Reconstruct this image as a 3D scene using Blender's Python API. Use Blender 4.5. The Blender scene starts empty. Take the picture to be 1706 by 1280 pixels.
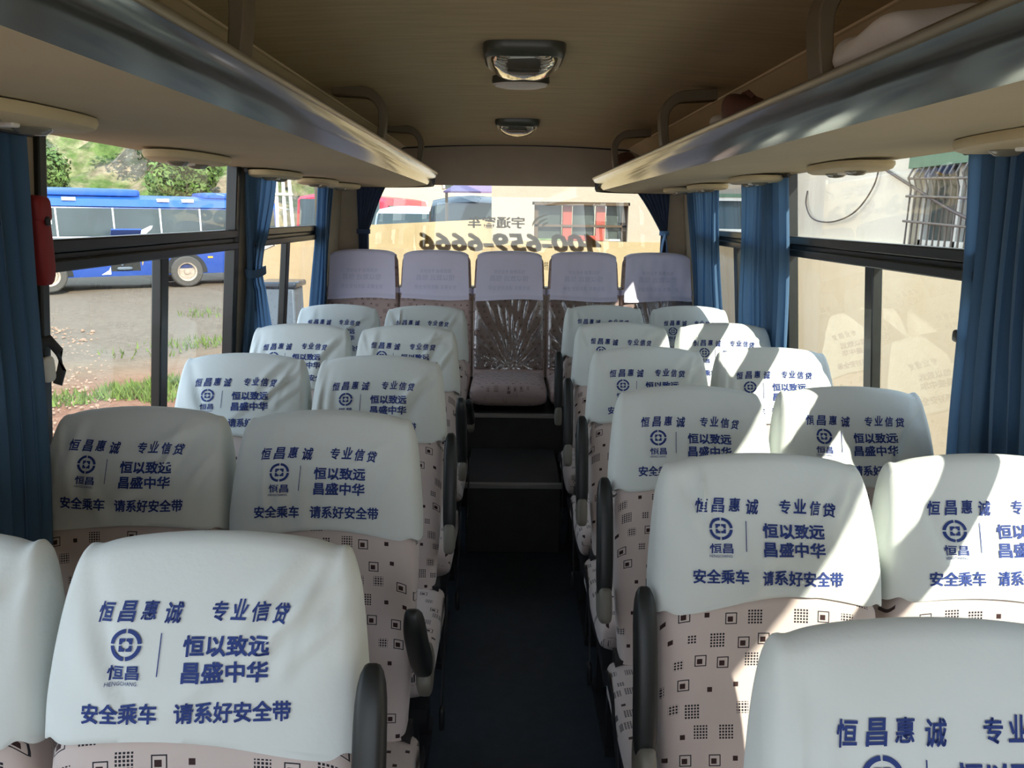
import bpy, bmesh, math, random
from mathutils import Matrix, Vector
random.seed(7)
PI = math.pi
C = bpy.context.scene.collection
sc = bpy.context.scene
R_ = math.radians

# ------------------------------------------------------------------ camera
cam_d = bpy.data.cameras.new('camera')
cam_d.sensor_width = 36.0
cam_d.lens = 1250.0 / 1706.0 * 36.0
cam_d.clip_start = 0.02
cam_d.clip_end = 500
cam = bpy.data.objects.new('camera', cam_d)
C.objects.link(cam)
cam.matrix_world = (Matrix.Translation((0, 0, 1.55)) @ Matrix.Rotation(R_(-0.4), 4, 'Z')
                    @ Matrix.Rotation(R_(90 - 12.7), 4, 'X') @ Matrix.Rotation(R_(0.7), 4, 'Z'))
sc.camera = cam

# ------------------------------------------------------------------ sky, sun, exposure
SUN_DIR = Vector((1.0, -1.7, 1.28)).normalized()
world = bpy.data.worlds.new('sky')
sc.world = world
world.use_nodes = True
wt = world.node_tree
for n in list(wt.nodes):
    wt.nodes.remove(n)
wo = wt.nodes.new('ShaderNodeOutputWorld')
wb = wt.nodes.new('ShaderNodeBackground')
wc = wt.nodes.new('ShaderNodeTexCoord')
wx = wt.nodes.new('ShaderNodeSeparateXYZ')
wr = wt.nodes.new('ShaderNodeValToRGB')
wr.color_ramp.elements[0].position = 0.0
wr.color_ramp.elements[0].color = (0.93, 0.97, 1.03, 1)
wr.color_ramp.elements[1].position = 0.75
wr.color_ramp.elements[1].color = (0.56, 0.79, 1.12, 1)
wt.links.new(wc.outputs['Generated'], wx.inputs[0])
wt.links.new(wx.outputs['Z'], wr.inputs[0])
wt.links.new(wr.outputs[0], wb.inputs['Color'])
wb.inputs['Strength'].default_value = 3.35
wt.links.new(wb.outputs[0], wo.inputs['Surface'])
sun_d = bpy.data.lights.new('sun', 'SUN')
sun_d.energy = 9.5
sun_d.angle = R_(0.5)
sun_d.color = (1.0, 0.93, 0.80)
sun = bpy.data.objects.new('sun', sun_d)
C.objects.link(sun)
sun.rotation_euler = SUN_DIR.to_track_quat('Z', 'Y').to_euler()
sun.location = (8, -8, 12)
sc.view_settings.view_transform = 'Standard'
sc.view_settings.look = 'None'
sc.view_settings.gamma = 1.0
sc.view_settings.exposure = 0.0
sc.view_settings.use_curve_mapping = False
try:
    sc.cycles.max_bounces = 12
    sc.cycles.diffuse_bounces = 6
    sc.cycles.transparent_max_bounces = 24
    sc.cycles.sample_clamp_indirect = 6.0
    sc.cycles.caustics_reflective = False
    sc.cycles.caustics_refractive = False
    sc.cycles.use_denoising = True
except Exception:
    pass


# ------------------------------------------------------------------ node helpers
def lin(r, g, b):
    def f(c):
        c /= 255.0
        return c / 12.92 if c <= 0.04045 else ((c + 0.055) / 1.055) ** 2.4
    return (f(r), f(g), f(b), 1.0)


class S:
    """a node socket (or number) with arithmetic"""
    def __init__(self, nt, s):
        self.nt, self.s = nt, s

    def _m(self, op, *a):
        n = self.nt.nodes.new('ShaderNodeMath')
        n.operation = op
        for i, v in enumerate((self,) + a):
            if isinstance(v, S):
                self.nt.links.new(v.s, n.inputs[i])
            else:
                n.inputs[i].default_value = v
        return S(self.nt, n.outputs[0])

    def __add__(self, o): return self._m('ADD', o)
    def __sub__(self, o): return self._m('SUBTRACT', o)
    def __mul__(self, o): return self._m('MULTIPLY', o)
    def __truediv__(self, o): return self._m('DIVIDE', o)
    def lt(self, o): return self._m('LESS_THAN', o)
    def gt(self, o): return self._m('GREATER_THAN', o)
    def floor(self): return self._m('FLOOR')
    def fract(self): return self._m('FRACT')
    def abs(self): return self._m('ABSOLUTE')
    def max(self, o): return self._m('MAXIMUM', o)
    def min(self, o): return self._m('MINIMUM', o)
    def pow(self, o): return self._m('POWER', o)
    def sin(self): return self._m('SINE')


def new_mat(name):
    m = bpy.data.materials.new(name)
    m.use_nodes = True
    nt = m.node_tree
    for n in list(nt.nodes):
        nt.nodes.remove(n)
    out = nt.nodes.new('ShaderNodeOutputMaterial')
    return m, nt, out


def coord(nt, which='Object'):
    n = nt.nodes.new('ShaderNodeTexCoord')
    return n.outputs[which]


def noise(nt, vec, scale, detail=3.0, rough=0.55, stretch=None):
    if stretch:
        mp = nt.nodes.new('ShaderNodeMapping')
        mp.inputs['Scale'].default_value = stretch
        nt.links.new(vec, mp.inputs['Vector'])
        vec = mp.outputs[0]
    n = nt.nodes.new('ShaderNodeTexNoise')
    n.inputs['Scale'].default_value = scale
    n.inputs['Detail'].default_value = detail
    n.inputs['Roughness'].default_value = rough
    nt.links.new(vec, n.inputs['Vector'])
    return n.outputs['Fac']


def ramp(nt, fac, stops):
    n = nt.nodes.new('ShaderNodeValToRGB')
    cr = n.color_ramp
    while len(cr.elements) < len(stops):
        cr.elements.new(0.5)
    for e, (p, c) in zip(cr.elements, stops):
        e.position = p
        e.color = c
    nt.links.new(fac.s if isinstance(fac, S) else fac, n.inputs[0])
    return n.outputs[0]


def mixc(nt, fac, a, b):
    n = nt.nodes.new('ShaderNodeMix')
    n.data_type = 'RGBA'
    for sock, v in ((n.inputs[0], fac), (n.inputs[6], a), (n.inputs[7], b)):
        if isinstance(v, S):
            v = v.s
        if isinstance(v, (int, float)):
            sock.default_value = v
        elif isinstance(v, tuple):
            sock.default_value = v
        else:
            nt.links.new(v, sock)
    return n.outputs[2]


def principled(nt, out, color, rough=0.6, metal=0.0, spec=0.5, bump=None, bump_strength=0.2, bump_dist=0.002, coat=0.0, sheen=0.0):
    p = nt.nodes.new('ShaderNodeBsdfPrincipled')
    if isinstance(color, tuple):
        p.inputs['Base Color'].default_value = color
    else:
        nt.links.new(color, p.inputs['Base Color'])
    if isinstance(rough, (int, float)):
        p.inputs['Roughness'].default_value = rough
    else:
        nt.links.new(rough, p.inputs['Roughness'])
    p.inputs['Metallic'].default_value = metal
    p.inputs['Specular IOR Level'].default_value = spec
    p.inputs['Coat Weight'].default_value = coat
    p.inputs['Sheen Weight'].default_value = sheen
    if bump is not None:
        b = nt.nodes.new('ShaderNodeBump')
        b.inputs['Strength'].default_value = bump_strength
        b.inputs['Distance'].default_value = bump_dist
        nt.links.new(bump.s if isinstance(bump, S) else bump, b.inputs['Height'])
        nt.links.new(b.outputs[0], p.inputs['Normal'])
    if out is not None:
        nt.links.new(p.outputs[0], out.inputs['Surface'])
    return p


def plain(name, rgb, rough=0.6, metal=0.0, spec=0.5, var=0.08, scale=12.0, bump=0.0, coat=0.0, stretch=None):
    """plain surface with slight procedural variation of tone"""
    m, nt, out = new_mat(name)
    c = lin(*rgb)
    f = noise(nt, coord(nt), scale, 4.0, 0.6, stretch)
    lo = tuple(x * (1 - var) for x in c[:3]) + (1,)
    hi = tuple(min(1, x * (1 + var)) for x in c[:3]) + (1,)
    col = ramp(nt, f, [(0.3, lo), (0.7, hi)])
    principled(nt, out, col, rough, metal, spec, bump=f if bump else None, bump_strength=bump, coat=coat)
    return m


def seat_fabric(name, base, dark, mid, cell=0.058, soft=0.0, density=0.86):
    """woven upholstery printed with dot grids, outlined squares and small solid squares"""
    m, nt, out = new_mat(name)
    uv = nt.nodes.new('ShaderNodeUVMap')
    oi = nt.nodes.new('ShaderNodeObjectInfo')
    sx = nt.nodes.new('ShaderNodeSeparateXYZ')
    nt.links.new(uv.outputs[0], sx.inputs[0])
    rnd = S(nt, oi.outputs['Random'])
    px = S(nt, sx.outputs['X']) / cell + (rnd * 40.0).floor()
    py = S(nt, sx.outputs['Y']) / cell + (rnd * 91.0).floor()
    px = px + (py.floor() * 0.37)
    cx, cy = px.floor(), py.floor()
    comb = nt.nodes.new('ShaderNodeCombineXYZ')
    nt.links.new(cx.s, comb.inputs[0])
    nt.links.new(cy.s, comb.inputs[1])
    wn = nt.nodes.new('ShaderNodeTexWhiteNoise')
    wn.noise_dimensions = '2D'
    nt.links.new(comb.outputs[0], wn.inputs['Vector'])
    sp = nt.nodes.new('ShaderNodeSeparateColor')
    nt.links.new(wn.outputs['Color'], sp.inputs[0])
    r1, r2, r3 = (S(nt, sp.outputs[i]) for i in range(3))
    qx = px.fract() - 0.5 - (r2 - 0.5) * 0.30
    qy = py.fract() - 0.5 - (r3 - 0.5) * 0.30
    box = qx.abs().max(qy.abs())
    # dot grid
    gx = ((qx + 0.32) / 0.128).fract() - 0.5
    gy = ((qy + 0.32) / 0.128).fract() - 0.5
    half = 0.15 + 0.0
    sz = (r2 * 7.0).fract() * 0.14 + 0.19
    dots = (gx.abs().max(gy.abs())).lt(0.33) * box.lt(sz)
    is_dots = r1.lt(0.42 * density)
    # outlined square with off-centre dark square inside
    ring = box.lt(0.25) * box.gt(0.205)
    inner = ((qx + 0.035).abs().max((qy + 0.03).abs())).lt(0.115)
    is_ring = r1.gt(0.42 * density) * r1.lt(0.66 * density)
    solid = (qx.abs().max(qy.abs())).lt(0.105)
    is_solid = r1.gt(0.66 * density) * r1.lt(density)
    k_dark = (dots * is_dots).max(ring * is_ring)
    k_mid = (inner * is_ring).max(solid * is_solid)
    weave = noise(nt, uv.outputs[0], 700.0, 2.0)
    tone = noise(nt, coord(nt), 6.0, 3.0)
    b0 = tuple(x * 0.93 for x in base[:3]) + (1,)
    b1 = tuple(min(1, x * 1.05) for x in base[:3]) + (1,)
    col = ramp(nt, tone, [(0.3, b0), (0.7, b1)])
    col = mixc(nt, k_dark * (1.0 - soft), col, dark)
    col = mixc(nt, k_mid * (1.0 - soft), col, mid)
    principled(nt, out, col, 0.9, 0, 0.2, bump=weave, bump_strength=0.12, bump_dist=0.001, sheen=0.2)
    return m


def cloth(name, rgb, fine=900.0, rough=0.85, trans=0.0, bump=0.1, coarse=0.35):
    m, nt, out = new_mat(name)
    oc = coord(nt)
    f = noise(nt, oc, 5.0, 4.0)
    c = lin(*rgb)
    col = ramp(nt, f, [(0.3, tuple(x * 0.95 for x in c[:3]) + (1,)), (0.7, c)])
    w = noise(nt, oc, 22.0, 4.0, 0.6)
    p = principled(nt, None, col, rough, 0, 0.25, bump=w, bump_strength=coarse, bump_dist=0.004, sheen=0.15)
    if trans > 0:
        t = nt.nodes.new('ShaderNodeBsdfTranslucent')
        nt.links.new(col, t.inputs['Color'])
        mx = nt.nodes.new('ShaderNodeMixShader')
        mx.inputs[0].default_value = trans
        nt.links.new(p.outputs[0], mx.inputs[1])
        nt.links.new(t.outputs[0], mx.inputs[2])
        nt.links.new(mx.outputs[0], out.inputs['Surface'])
    else:
        nt.links.new(p.outputs[0], out.inputs['Surface'])
    return m


def glass(name, tint=(0.90, 0.93, 0.90), base=0.04):
    """thin pane: clear with a mirror layer that grows at grazing angles"""
    m, nt, out = new_mat(name)
    lw = nt.nodes.new('ShaderNodeLayerWeight')
    lw.inputs['Blend'].default_value = 0.5
    f = S(nt, lw.outputs['Facing']).pow(5.0) * (1.0 - base) + base
    t = nt.nodes.new('ShaderNodeBsdfTransparent')
    t.inputs[0].default_value = tint + (1,)
    g = nt.nodes.new('ShaderNodeBsdfGlossy')
    g.inputs['Roughness'].default_value = 0.0
    g.inputs['Color'].default_value = (0.95, 0.97, 0.95, 1)
    mx = nt.nodes.new('ShaderNodeMixShader')
    nt.links.new(f.s, mx.inputs[0])
    nt.links.new(t.outputs[0], mx.inputs[1])
    nt.links.new(g.outputs[0], mx.inputs[2])
    nt.links.new(mx.outputs[0], out.inputs['Surface'])
    return m


def window_film(name, rgb):
    """semi-opaque vinyl lettering"""
    m, nt, out = new_mat(name)
    d = nt.nodes.new('ShaderNodeBsdfDiffuse')
    d.inputs[0].default_value = lin(*rgb)
    t = nt.nodes.new('ShaderNodeBsdfTransparent')
    t.inputs[0].default_value = (0.45, 0.39, 0.28, 1)
    mx = nt.nodes.new('ShaderNodeMixShader')
    mx.inputs[0].default_value = 0.75
    nt.links.new(t.outputs[0], mx.inputs[1])
    nt.links.new(d.outputs[0], mx.inputs[2])
    nt.links.new(mx.outputs[0], out.inputs['Surface'])
    return m


def film(name):
    """crinkled clear plastic wrap with radiating creases"""
    m, nt, out = new_mat(name)
    oc = coord(nt)
    f = noise(nt, oc, 30.0, 5.0, 0.65, (1.0, 1.0, 0.28))
    b = nt.nodes.new('ShaderNodeBump')
    b.inputs['Strength'].default_value = 0.35
    b.inputs['Distance'].default_value = 0.006
    nt.links.new(f, b.inputs['Height'])
    t = nt.nodes.new('ShaderNodeBsdfTransparent')
    t.inputs[0].default_value = (0.93, 0.92, 0.92, 1)
    g = nt.nodes.new('ShaderNodeBsdfGlossy')
    g.inputs['Roughness'].default_value = 0.12
    nt.links.new(b.outputs[0], g.inputs['Normal'])
    lw = nt.nodes.new('ShaderNodeLayerWeight')
    lw.inputs['Blend'].default_value = 0.35
    nt.links.new(b.outputs[0], lw.inputs['Normal'])
    k = S(nt, lw.outputs['Fresnel']) * 0.9 + 0.10
    mx = nt.nodes.new('ShaderNodeMixShader')
    nt.links.new(k.s, mx.inputs[0])
    nt.links.new(t.outputs[0], mx.inputs[1])
    nt.links.new(g.outputs[0], mx.inputs[2])
    nt.links.new(mx.outputs[0], out.inputs['Surface'])
    return m


def ground_mat():
    m, nt, out = new_mat('gravel_yard')
    g = nt.nodes.new('ShaderNodeNewGeometry').outputs['Position']
    big = noise(nt, g, 0.16, 5.0, 0.6)
    mid = noise(nt, g, 0.9, 6.0, 0.65)
    fine = noise(nt, g, 9.0, 5.0, 0.7)
    earth = ramp(nt, mid, [(0.30, lin(111, 89, 65)), (0.55, lin(139, 116, 89)), (0.75, lin(154, 134, 107))])
    red = ramp(nt, fine, [(0.3, lin(111, 72, 55)), (0.7, lin(149, 107, 86))])
    tar = ramp(nt, fine, [(0.3, lin(97, 87, 76)), (0.7, lin(123, 112, 97))])
    sep = nt.nodes.new('ShaderNodeSeparateXYZ')
    nt.links.new(g, sep.inputs[0])
    y = S(nt, sep.outputs['Y'])
    x = S(nt, sep.outputs['X'])
    d = y * 0.58 - x * 0.81                      # distance out towards the parked coach
    ka = (d + S(nt, big) * 6.0 - 14.0) * 0.5
    ka = ka.max(0.0).min(1.0)
    kr = ((S(nt, big) * 5.0 + 10.0 - d) * 0.5).max(0.0).min(1.0)
    c1 = mixc(nt, kr * 0.8, earth, red)
    col = mixc(nt, ka * 0.85, c1, tar)
    principled(nt, out, col, 0.95, 0, 0.15, bump=fine, bump_strength=0.5, bump_dist=0.05)
    return m


def plaster(name, a, b, stain, scale=0.7):
    m, nt, out = new_mat(name)
    g = nt.nodes.new('ShaderNodeNewGeometry').outputs['Position']
    n1 = noise(nt, g, scale, 6.0, 0.6)
    n2 = noise(nt, g, scale * 0.6, 5.0, 0.7, (1.4, 1.4, 0.35))
    n3 = noise(nt, g, 14.0, 4.0, 0.7)
    col = ramp(nt, n1, [(0.3, a), (0.7, b)])
    k = (S(nt, n2) - 0.56) * 3.2
    col = mixc(nt, k.max(0.0).min(0.7), col, stain)
    principled(nt, out, col, 0.95, 0, 0.1, bump=n3, bump_strength=0.25, bump_dist=0.02)
    return m


def hill_mat():
    m, nt, out = new_mat('earth_bank')
    g = nt.nodes.new('ShaderNodeNewGeometry').outputs['Position']
    n1 = noise(nt, g, 0.22, 6.0, 0.65)
    n2 = noise(nt, g, 1.6, 6.0, 0.7)
    rock = ramp(nt, n2, [(0.3, lin(101, 87, 70)), (0.6, lin(164, 149, 124)), (0.8, lin(190, 180, 159))])
    grn = ramp(nt, n2, [(0.3, lin(52, 76, 34)), (0.7, lin(107, 126, 70))])
    k = ((S(nt, n1) - 0.45) * 7.0).max(0.0).min(1.0)
    principled(nt, out, mixc(nt, k, rock, grn), 0.95, 0, 0.1, bump=n2, bump_strength=0.6, bump_dist=0.3)
    return m


def headliner():
    m, nt, out = new_mat('headliner_fabric')
    oc = coord(nt)
    f = noise(nt, oc, 26.0, 4.0, 0.6, (0.16, 1.6, 1.0))
    g = noise(nt, oc, 2.0, 3.0)
    a, b = lin(184, 168, 132), lin(204, 188, 150)
    col = ramp(nt, f, [(0.3, a), (0.7, b)])
    col = mixc(nt, (S(nt, g) * 0.25), col, lin(178, 160, 124))
    principled(nt, out, col, 0.8, 0, 0.25, bump=f, bump_strength=0.15, bump_dist=0.002)
    return m


M = {
    'cover': cloth('white_cover_cloth', (220, 226, 223), trans=0.0),
    'sheer': cloth('lilac_sheer_cloth', (226, 222, 242), trans=0.08),
    'print': plain('blue_print', (24, 52, 122), 0.7, var=0.05),
    'faint': plain('faint_reverse_print', (196, 196, 218), 0.9, var=0.03),
    'fabric': seat_fabric('patterned_seat_fabric', lin(206, 192, 186), lin(38, 38, 46), lin(58, 40, 40), cell=0.041),
    'bench': seat_fabric('brown_bench_fabric', lin(182, 160, 154), lin(112, 84, 80), lin(88, 64, 62), cell=0.036, soft=0.15),
    'armrest': plain('black_armrest_rubber', (25, 29, 29), 0.45, var=0.15, scale=40),
    'frame_metal': plain('dark_seat_metal', (44, 44, 46), 0.5, 0.3),
    'plastic_grey': plain('grey_seat_plastic', (120, 116, 106), 0.5),
    'floor': plain('navy_vinyl_floor', (50, 60, 70), 0.55, var=0.2, scale=18),
    'step': plain('brown_black_step_vinyl', (46, 44, 42), 0.6, var=0.2, scale=10),
    'alu': plain('aluminium_edge', (150, 146, 140), 0.35, 0.7),
    'soffit': plain('beige_soffit_vinyl', (196, 184, 152), 0.7, var=0.04, scale=5, bump=0.03),
    'cream': plain('cream_panel', (226, 210, 172), 0.6, var=0.05, scale=5),
    'strip': plain('glossy_rack_strip', (138, 142, 138), 0.12, 0.75, var=0.05, scale=4),
    'lip': plain('satin_rack_lip', (150, 138, 112), 0.28, 0.6, var=0.06, scale=6),
    'dark_trim': plain('dark_brown_trim', (38, 30, 26), 0.45),
    'bracket': plain('brown_bracket_plastic', (112, 100, 78), 0.4),
    'headliner': headliner(),
    'header': plain('taupe_rear_header', (176, 158, 132), 0.8, var=0.05, scale=5),
    'wall': plain('taupe_wall_panel', (168, 154, 132), 0.75, var=0.06),
    'frame': plain('black_window_frame', (20, 25, 25), 0.35, 0.0, var=0.2, scale=30, coat=0.1),
    'glass': glass('window_glass'),
    'lettering': window_film('brown_window_lettering', (170, 148, 110)),
    'curtain': cloth('blue_curtain_cloth', (92, 126, 160), trans=0.45, coarse=0.1),
    'drape': cloth('dark_navy_drape_cloth', (62, 78, 104), trans=0.1, coarse=0.1),
    'tie': cloth('pale_blue_tie_cloth', (120, 160, 205), trans=0.2, coarse=0.1),
    'pod': plain('cream_lamp_plastic', (206, 190, 150), 0.5, var=0.04),
    'lens': plain('smoked_reading_lens', (120, 116, 100), 0.15, var=0.1),
    'dome_frame': plain('grey_green_lamp_frame', (74, 78, 68), 0.35),
    'dome_lens': plain('pale_mirror_lens', (214, 208, 188), 0.06, 0.85, var=0.03),
    'white': plain('white_plastic', (232, 230, 222), 0.5),
    'red': plain('red_pouch', (140, 32, 34), 0.6),
    'bag': cloth('white_bag_cloth', (225, 220, 212), coarse=0.5),
    'brownbag': plain('brown_leather', (104, 66, 54), 0.6),
    'film': film('clear_plastic_wrap'),
    'ground': ground_mat(),
    'yard_wall': plaster('cream_plaster', lin(218, 206, 182), lin(232, 220, 198), lin(186, 174, 154)),
    'plinth': plaster('ochre_plaster', lin(232, 206, 162), lin(242, 220, 182), lin(214, 192, 156)),
    'rear_wall': plaster('pink_cream_plaster', lin(163, 149, 134), lin(171, 158, 143), lin(156, 143, 128), 0.4),
    'rear_plinth': plaster('yellow_concrete', lin(164, 143, 109), lin(175, 154, 123), lin(134, 112, 82), 1.3),
    'hill': hill_mat(),
    'coach_blue': plain('coach_blue_paint', (37, 69, 141), 0.3, var=0.06, coat=0.4, scale=1.5),
    'coach_roof': plain('coach_roof_blue', (34, 84, 159), 0.4, var=0.08, scale=1.5),
    'coach_glass': plain('coach_dark_glass', (62, 72, 74), 0.08, 0.0, var=0.2, scale=0.6),
    'coach_shade': plain('coach_recess_shade', (30, 32, 30), 0.8),  # near-black standing in for shade in the bay and wheel wells
    'coach_white': plain('coach_white_paint', (226, 230, 232), 0.4),
    'coach_orange': plain('coach_orange_paint', (226, 160, 40), 0.4),
    'tyre': plain('dusty_tyre', (74, 72, 68), 0.9),
    'rim': plain('rusty_rim', (160, 148, 134), 0.6, 0.2, var=0.25, scale=9),
    'bus_red': plain('bus_red_paint', (196, 40, 60), 0.35),
    'bus_pale': plain('faded_pink_paint', (232, 176, 150), 0.6, var=0.15, scale=2),
    'van_silver': plain('van_silver_paint', (180, 190, 205), 0.3, 0.2),
    'van_black': plain('van_black_paint', (40, 48, 56), 0.2),
    'bark': plain('tree_bark', (84, 70, 54), 0.9),
    'leaf': plain('green_leaves', (77, 102, 44), 0.7, var=0.5, scale=1.2),
    'leaf_dark': plain('dark_green_leaves', (56, 88, 40), 0.7, var=0.5, scale=1.2),
    'grass': plain('green_grass', (91, 111, 47), 0.8, var=0.35, scale=3),  # the grass's own green, varied at random
    'stone': plain('pale_rubble', (148, 123, 104), 0.9, var=0.2, scale=6),
    'bar': plain('painted_window_bars', (116, 104, 92), 0.6),
    'green_trim': plain('faded_green_paint', (104, 128, 100), 0.7),
    'red_wood': plain('red_brown_window_wood', (150, 62, 48), 0.7, var=0.12),
    'dark_pane': plain('dark_house_glass', (70, 76, 72), 0.1, var=0.3, scale=2),
    'dark_wood': plain('dark_lintel_wood', (84, 66, 50), 0.8),
    'cable': plain('brown_cable', (96, 82, 74), 0.7),
    'purple': plain('purple_awning', (128, 104, 136), 0.7),
    'far_wall': plain('far_beige_wall', (186, 170, 149), 0.9, var=0.04, scale=0.5),
    'bin': plain('blue_grey_steel', (86, 98, 110), 0.5),
    'pole_white': plain('white_painted_pole', (232, 228, 218), 0.5),
}


# ------------------------------------------------------------------ mesh helpers
class MB:
    def __init__(self):
        self.v, self.f, self.mi, self.uv = [], [], [], {}

    def add(self, vs, fs, m=0):
        o = len(self.v)
        self.v += [tuple(p) for p in vs]
        for f in fs:
            self.f.append([i + o for i in f])
            self.mi.append(m)
        return o

    def box(self, x0, x1, y0, y1, z0, z1, m=0, T=None):
        vs = [Vector((x, y, z)) for z in (z0, z1) for y in (y0, y1) for x in (x0, x1)]
        if T is not None:
            vs = [T @ p for p in vs]
        fs = [(0, 2, 3, 1), (4, 5, 7, 6), (0, 1, 5, 4), (2, 6, 7, 3), (0, 4, 6, 2), (1, 3, 7, 5)]
        self.add(vs, fs, m)

    def loft(self, rings, m=0, closed=True, cap0=False, cap1=False):
        """rings: list of equal-length point lists"""
        n = len(rings[0])
        vs = [p for r in rings for p in r]
        fs = []
        k = n if closed else n - 1
        for i in range(len(rings) - 1):
            for j in range(k):
                a, b = i * n + j, i * n + (j + 1) % n
                fs.append((a, b, b + n, a + n))
        if cap0:
            fs.append(tuple(range(n - 1, -1, -1)))
        if cap1:
            o = (len(rings) - 1) * n
            fs.append(tuple(range(o, o + n)))
        self.add(vs, fs, m)

    def tube(self, pts, r, n=10, m=0, flat=None):
        pts = [Vector(p) for p in pts]
        rings = []
        up = Vector((0, 0, 1))
        for i, p in enumerate(pts):
            t = (pts[min(i + 1, len(pts) - 1)] - pts[max(i - 1, 0)]).normalized()
            a = t.cross(up)
            if a.length < 1e-3:
                a = t.cross(Vector((0, 1, 0)))
            a.normalize()
            b = a.cross(t).normalized()
            rr = r[i] if isinstance(r, (list, tuple)) else r
            ra, rb = (rr, rr) if flat is None else flat
            rings.append([p + a * (math.cos(2 * PI * k / n) * ra) + b * (math.sin(2 * PI * k / n) * rb) for k in range(n)])
        self.loft(rings, m, True, True, True)

    def lathe(self, prof, T, n=24, m=0):
        """prof: list of (radius, height) about local z, T places it"""
        rings = []
        for r, h in prof:
            rings.append([T @ Vector((r * math.cos(2 * PI * k / n), r * math.sin(2 * PI * k / n), h)) for k in range(n)])
        self.loft(rings, m, True, True, True)

    def rbox(self, c, h, p=5.0, nu=28, nv=10, m=0, T=None):
        """rounded box (superellipsoid) centre c, half sizes h"""
        rings = []
        def sg(x, e):
            return math.copysign(abs(x) ** e, x)
        for i in range(nv + 1):
            ph = -PI / 2 + PI * i / nv
            ring = []
            for k in range(nu):
                th = 2 * PI * k / nu
                q = Vector((c[0] + h[0] * sg(math.cos(ph), 2 / p) * sg(math.cos(th), 2 / p),
                            c[1] + h[1] * sg(math.cos(ph), 2 / p) * sg(math.sin(th), 2 / p),
                            c[2] + h[2] * sg(math.sin(ph), 2 / p)))
                ring.append(T @ q if T is not None else q)
            rings.append(ring)
        self.loft(rings, m, True)

    def prism(self, poly, fn, m=0):
        """poly: 2D points; fn(x, y, s) -> 3D, s in (0,1)"""
        n = len(poly)
        vs = [fn(x, y, 0) for x, y in poly] + [fn(x, y, 1) for x, y in poly]
        fs = [tuple(range(n - 1, -1, -1)), tuple(range(n, 2 * n))]
        fs += [(i, (i + 1) % n, (i + 1) % n + n, i + n) for i in range(n)]
        self.add(vs, fs, m)

    def mesh(self, name, mats, sharp=35, flat=False, uvs=None, weld=False):
        me = bpy.data.meshes.new(name)
        me.from_pydata(self.v, [], self.f)
        for mt in mats:
            me.materials.append(mt)
        me.polygons.foreach_set('material_index', self.mi)
        if not flat:
            me.polygons.foreach_set('use_smooth', [True] * len(self.f))
        me.update()
        if weld:
            bm = bmesh.new()
            bm.from_mesh(me)
            bmesh.ops.remove_doubles(bm, verts=bm.verts, dist=2e-5)
            bm.to_mesh(me)
            bm.free()
        if not flat:
            me.set_sharp_from_angle(angle=R_(sharp))
        if uvs:
            lay = me.uv_layers.new(name='UVMap')
            for l in me.loops:
                lay.data[l.index].uv = uvs[l.vertex_index]
        return me

    def build(self, name, mats, parent=None, sharp=35, flat=False, uvs=None, bevel=0.0):
        if not isinstance(mats, (list, tuple)):
            mats = [mats]
        o = bpy.data.objects.new(name, self.mesh(name, mats, sharp, flat, uvs))
        C.objects.link(o)
        if parent is not None:
            o.parent = parent
        if bevel:
            b = o.modifiers.new('bevel', 'BEVEL')
            b.width = bevel
            b.segments = 2
            b.limit_method = 'ANGLE'
        return o


def tag(o, label=None, cat=None, group=None, kind=None):
    if label:
        o['label'] = label
    if cat:
        o['category'] = cat
    if group:
        o['group'] = group
    if kind:
        o['kind'] = kind
    return o


def empty(name, loc=(0, 0, 0), rz=0.0):
    o = bpy.data.objects.new(name, None)
    o.empty_display_size = 0.1
    C.objects.link(o)
    o.location = loc
    o.rotation_euler = (0, 0, rz)
    return o


def copy_tree(o, parent=None):
    c = o.copy()
    C.objects.link(c)
    if parent is not None:
        c.parent = parent
    for ch in [x for x in bpy.data.objects if x.parent == o]:
        copy_tree(ch, c)
    return c


_glyph = {}


def glyphs(body, offset=0.0, res=2):
    """outline lettering as flat triangles/ngons: (verts 2D, faces)"""
    key = (body, offset)
    if key in _glyph:
        return _glyph[key]
    cu = bpy.data.curves.new('lettering', 'FONT')
    cu.body = body
    cu.resolution_u = res
    cu.offset = offset
    cu.fill_mode = 'FRONT'
    ob = bpy.data.objects.new('lettering', cu)
    C.objects.link(ob)
    dg = bpy.context.evaluated_depsgraph_get()
    me = bpy.data.meshes.new_from_object(ob.evaluated_get(dg))
    r = ([(v.co.x, v.co.y) for v in me.vertices], [tuple(p.vertices) for p in me.polygons])
    bpy.data.objects.remove(ob)
    bpy.data.curves.remove(cu)
    bpy.data.meshes.remove(me)
    _glyph[key] = r
    return r


def fit_text(body, x0, x1, y0, y1, offset=0.0, shear=0.0):
    vs, fs = glyphs(body, min(offset, 0.008))
    if offset > 0.008:
        e = offset - 0.004
        base, bf = vs, fs
        vs, fs = [], []
        for dx, dy in ((-e, -e), (e, -e), (e, e), (-e, e)):
            o = len(vs)
            vs = vs + [(x + dx, y + dy) for x, y in base]
            fs = fs + [tuple(i + o for i in f) for f in bf]
    ax0, ax1 = min(p[0] for p in vs), max(p[0] for p in vs)
    ay0, ay1 = min(p[1] for p in vs), max(p[1] for p in vs)
    out = []
    for x, y in vs:
        u, v = (x - ax0) / (ax1 - ax0), (y - ay0) / (ay1 - ay0)
        out.append((x0 + (x1 - x0) * u + shear * (v - 0.5) * (y1 - y0), y0 + (y1 - y0) * v))
    return out, fs


# ------------------------------------------------------------------ bus dimensions
def wl(z):          # inner face of the left wall, leaning in towards the roof
    return -1.05 + 0.10 * (z - 1.48)


def wr_(z):
    return 1.10 - 0.10 * (z - 1.48)


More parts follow.
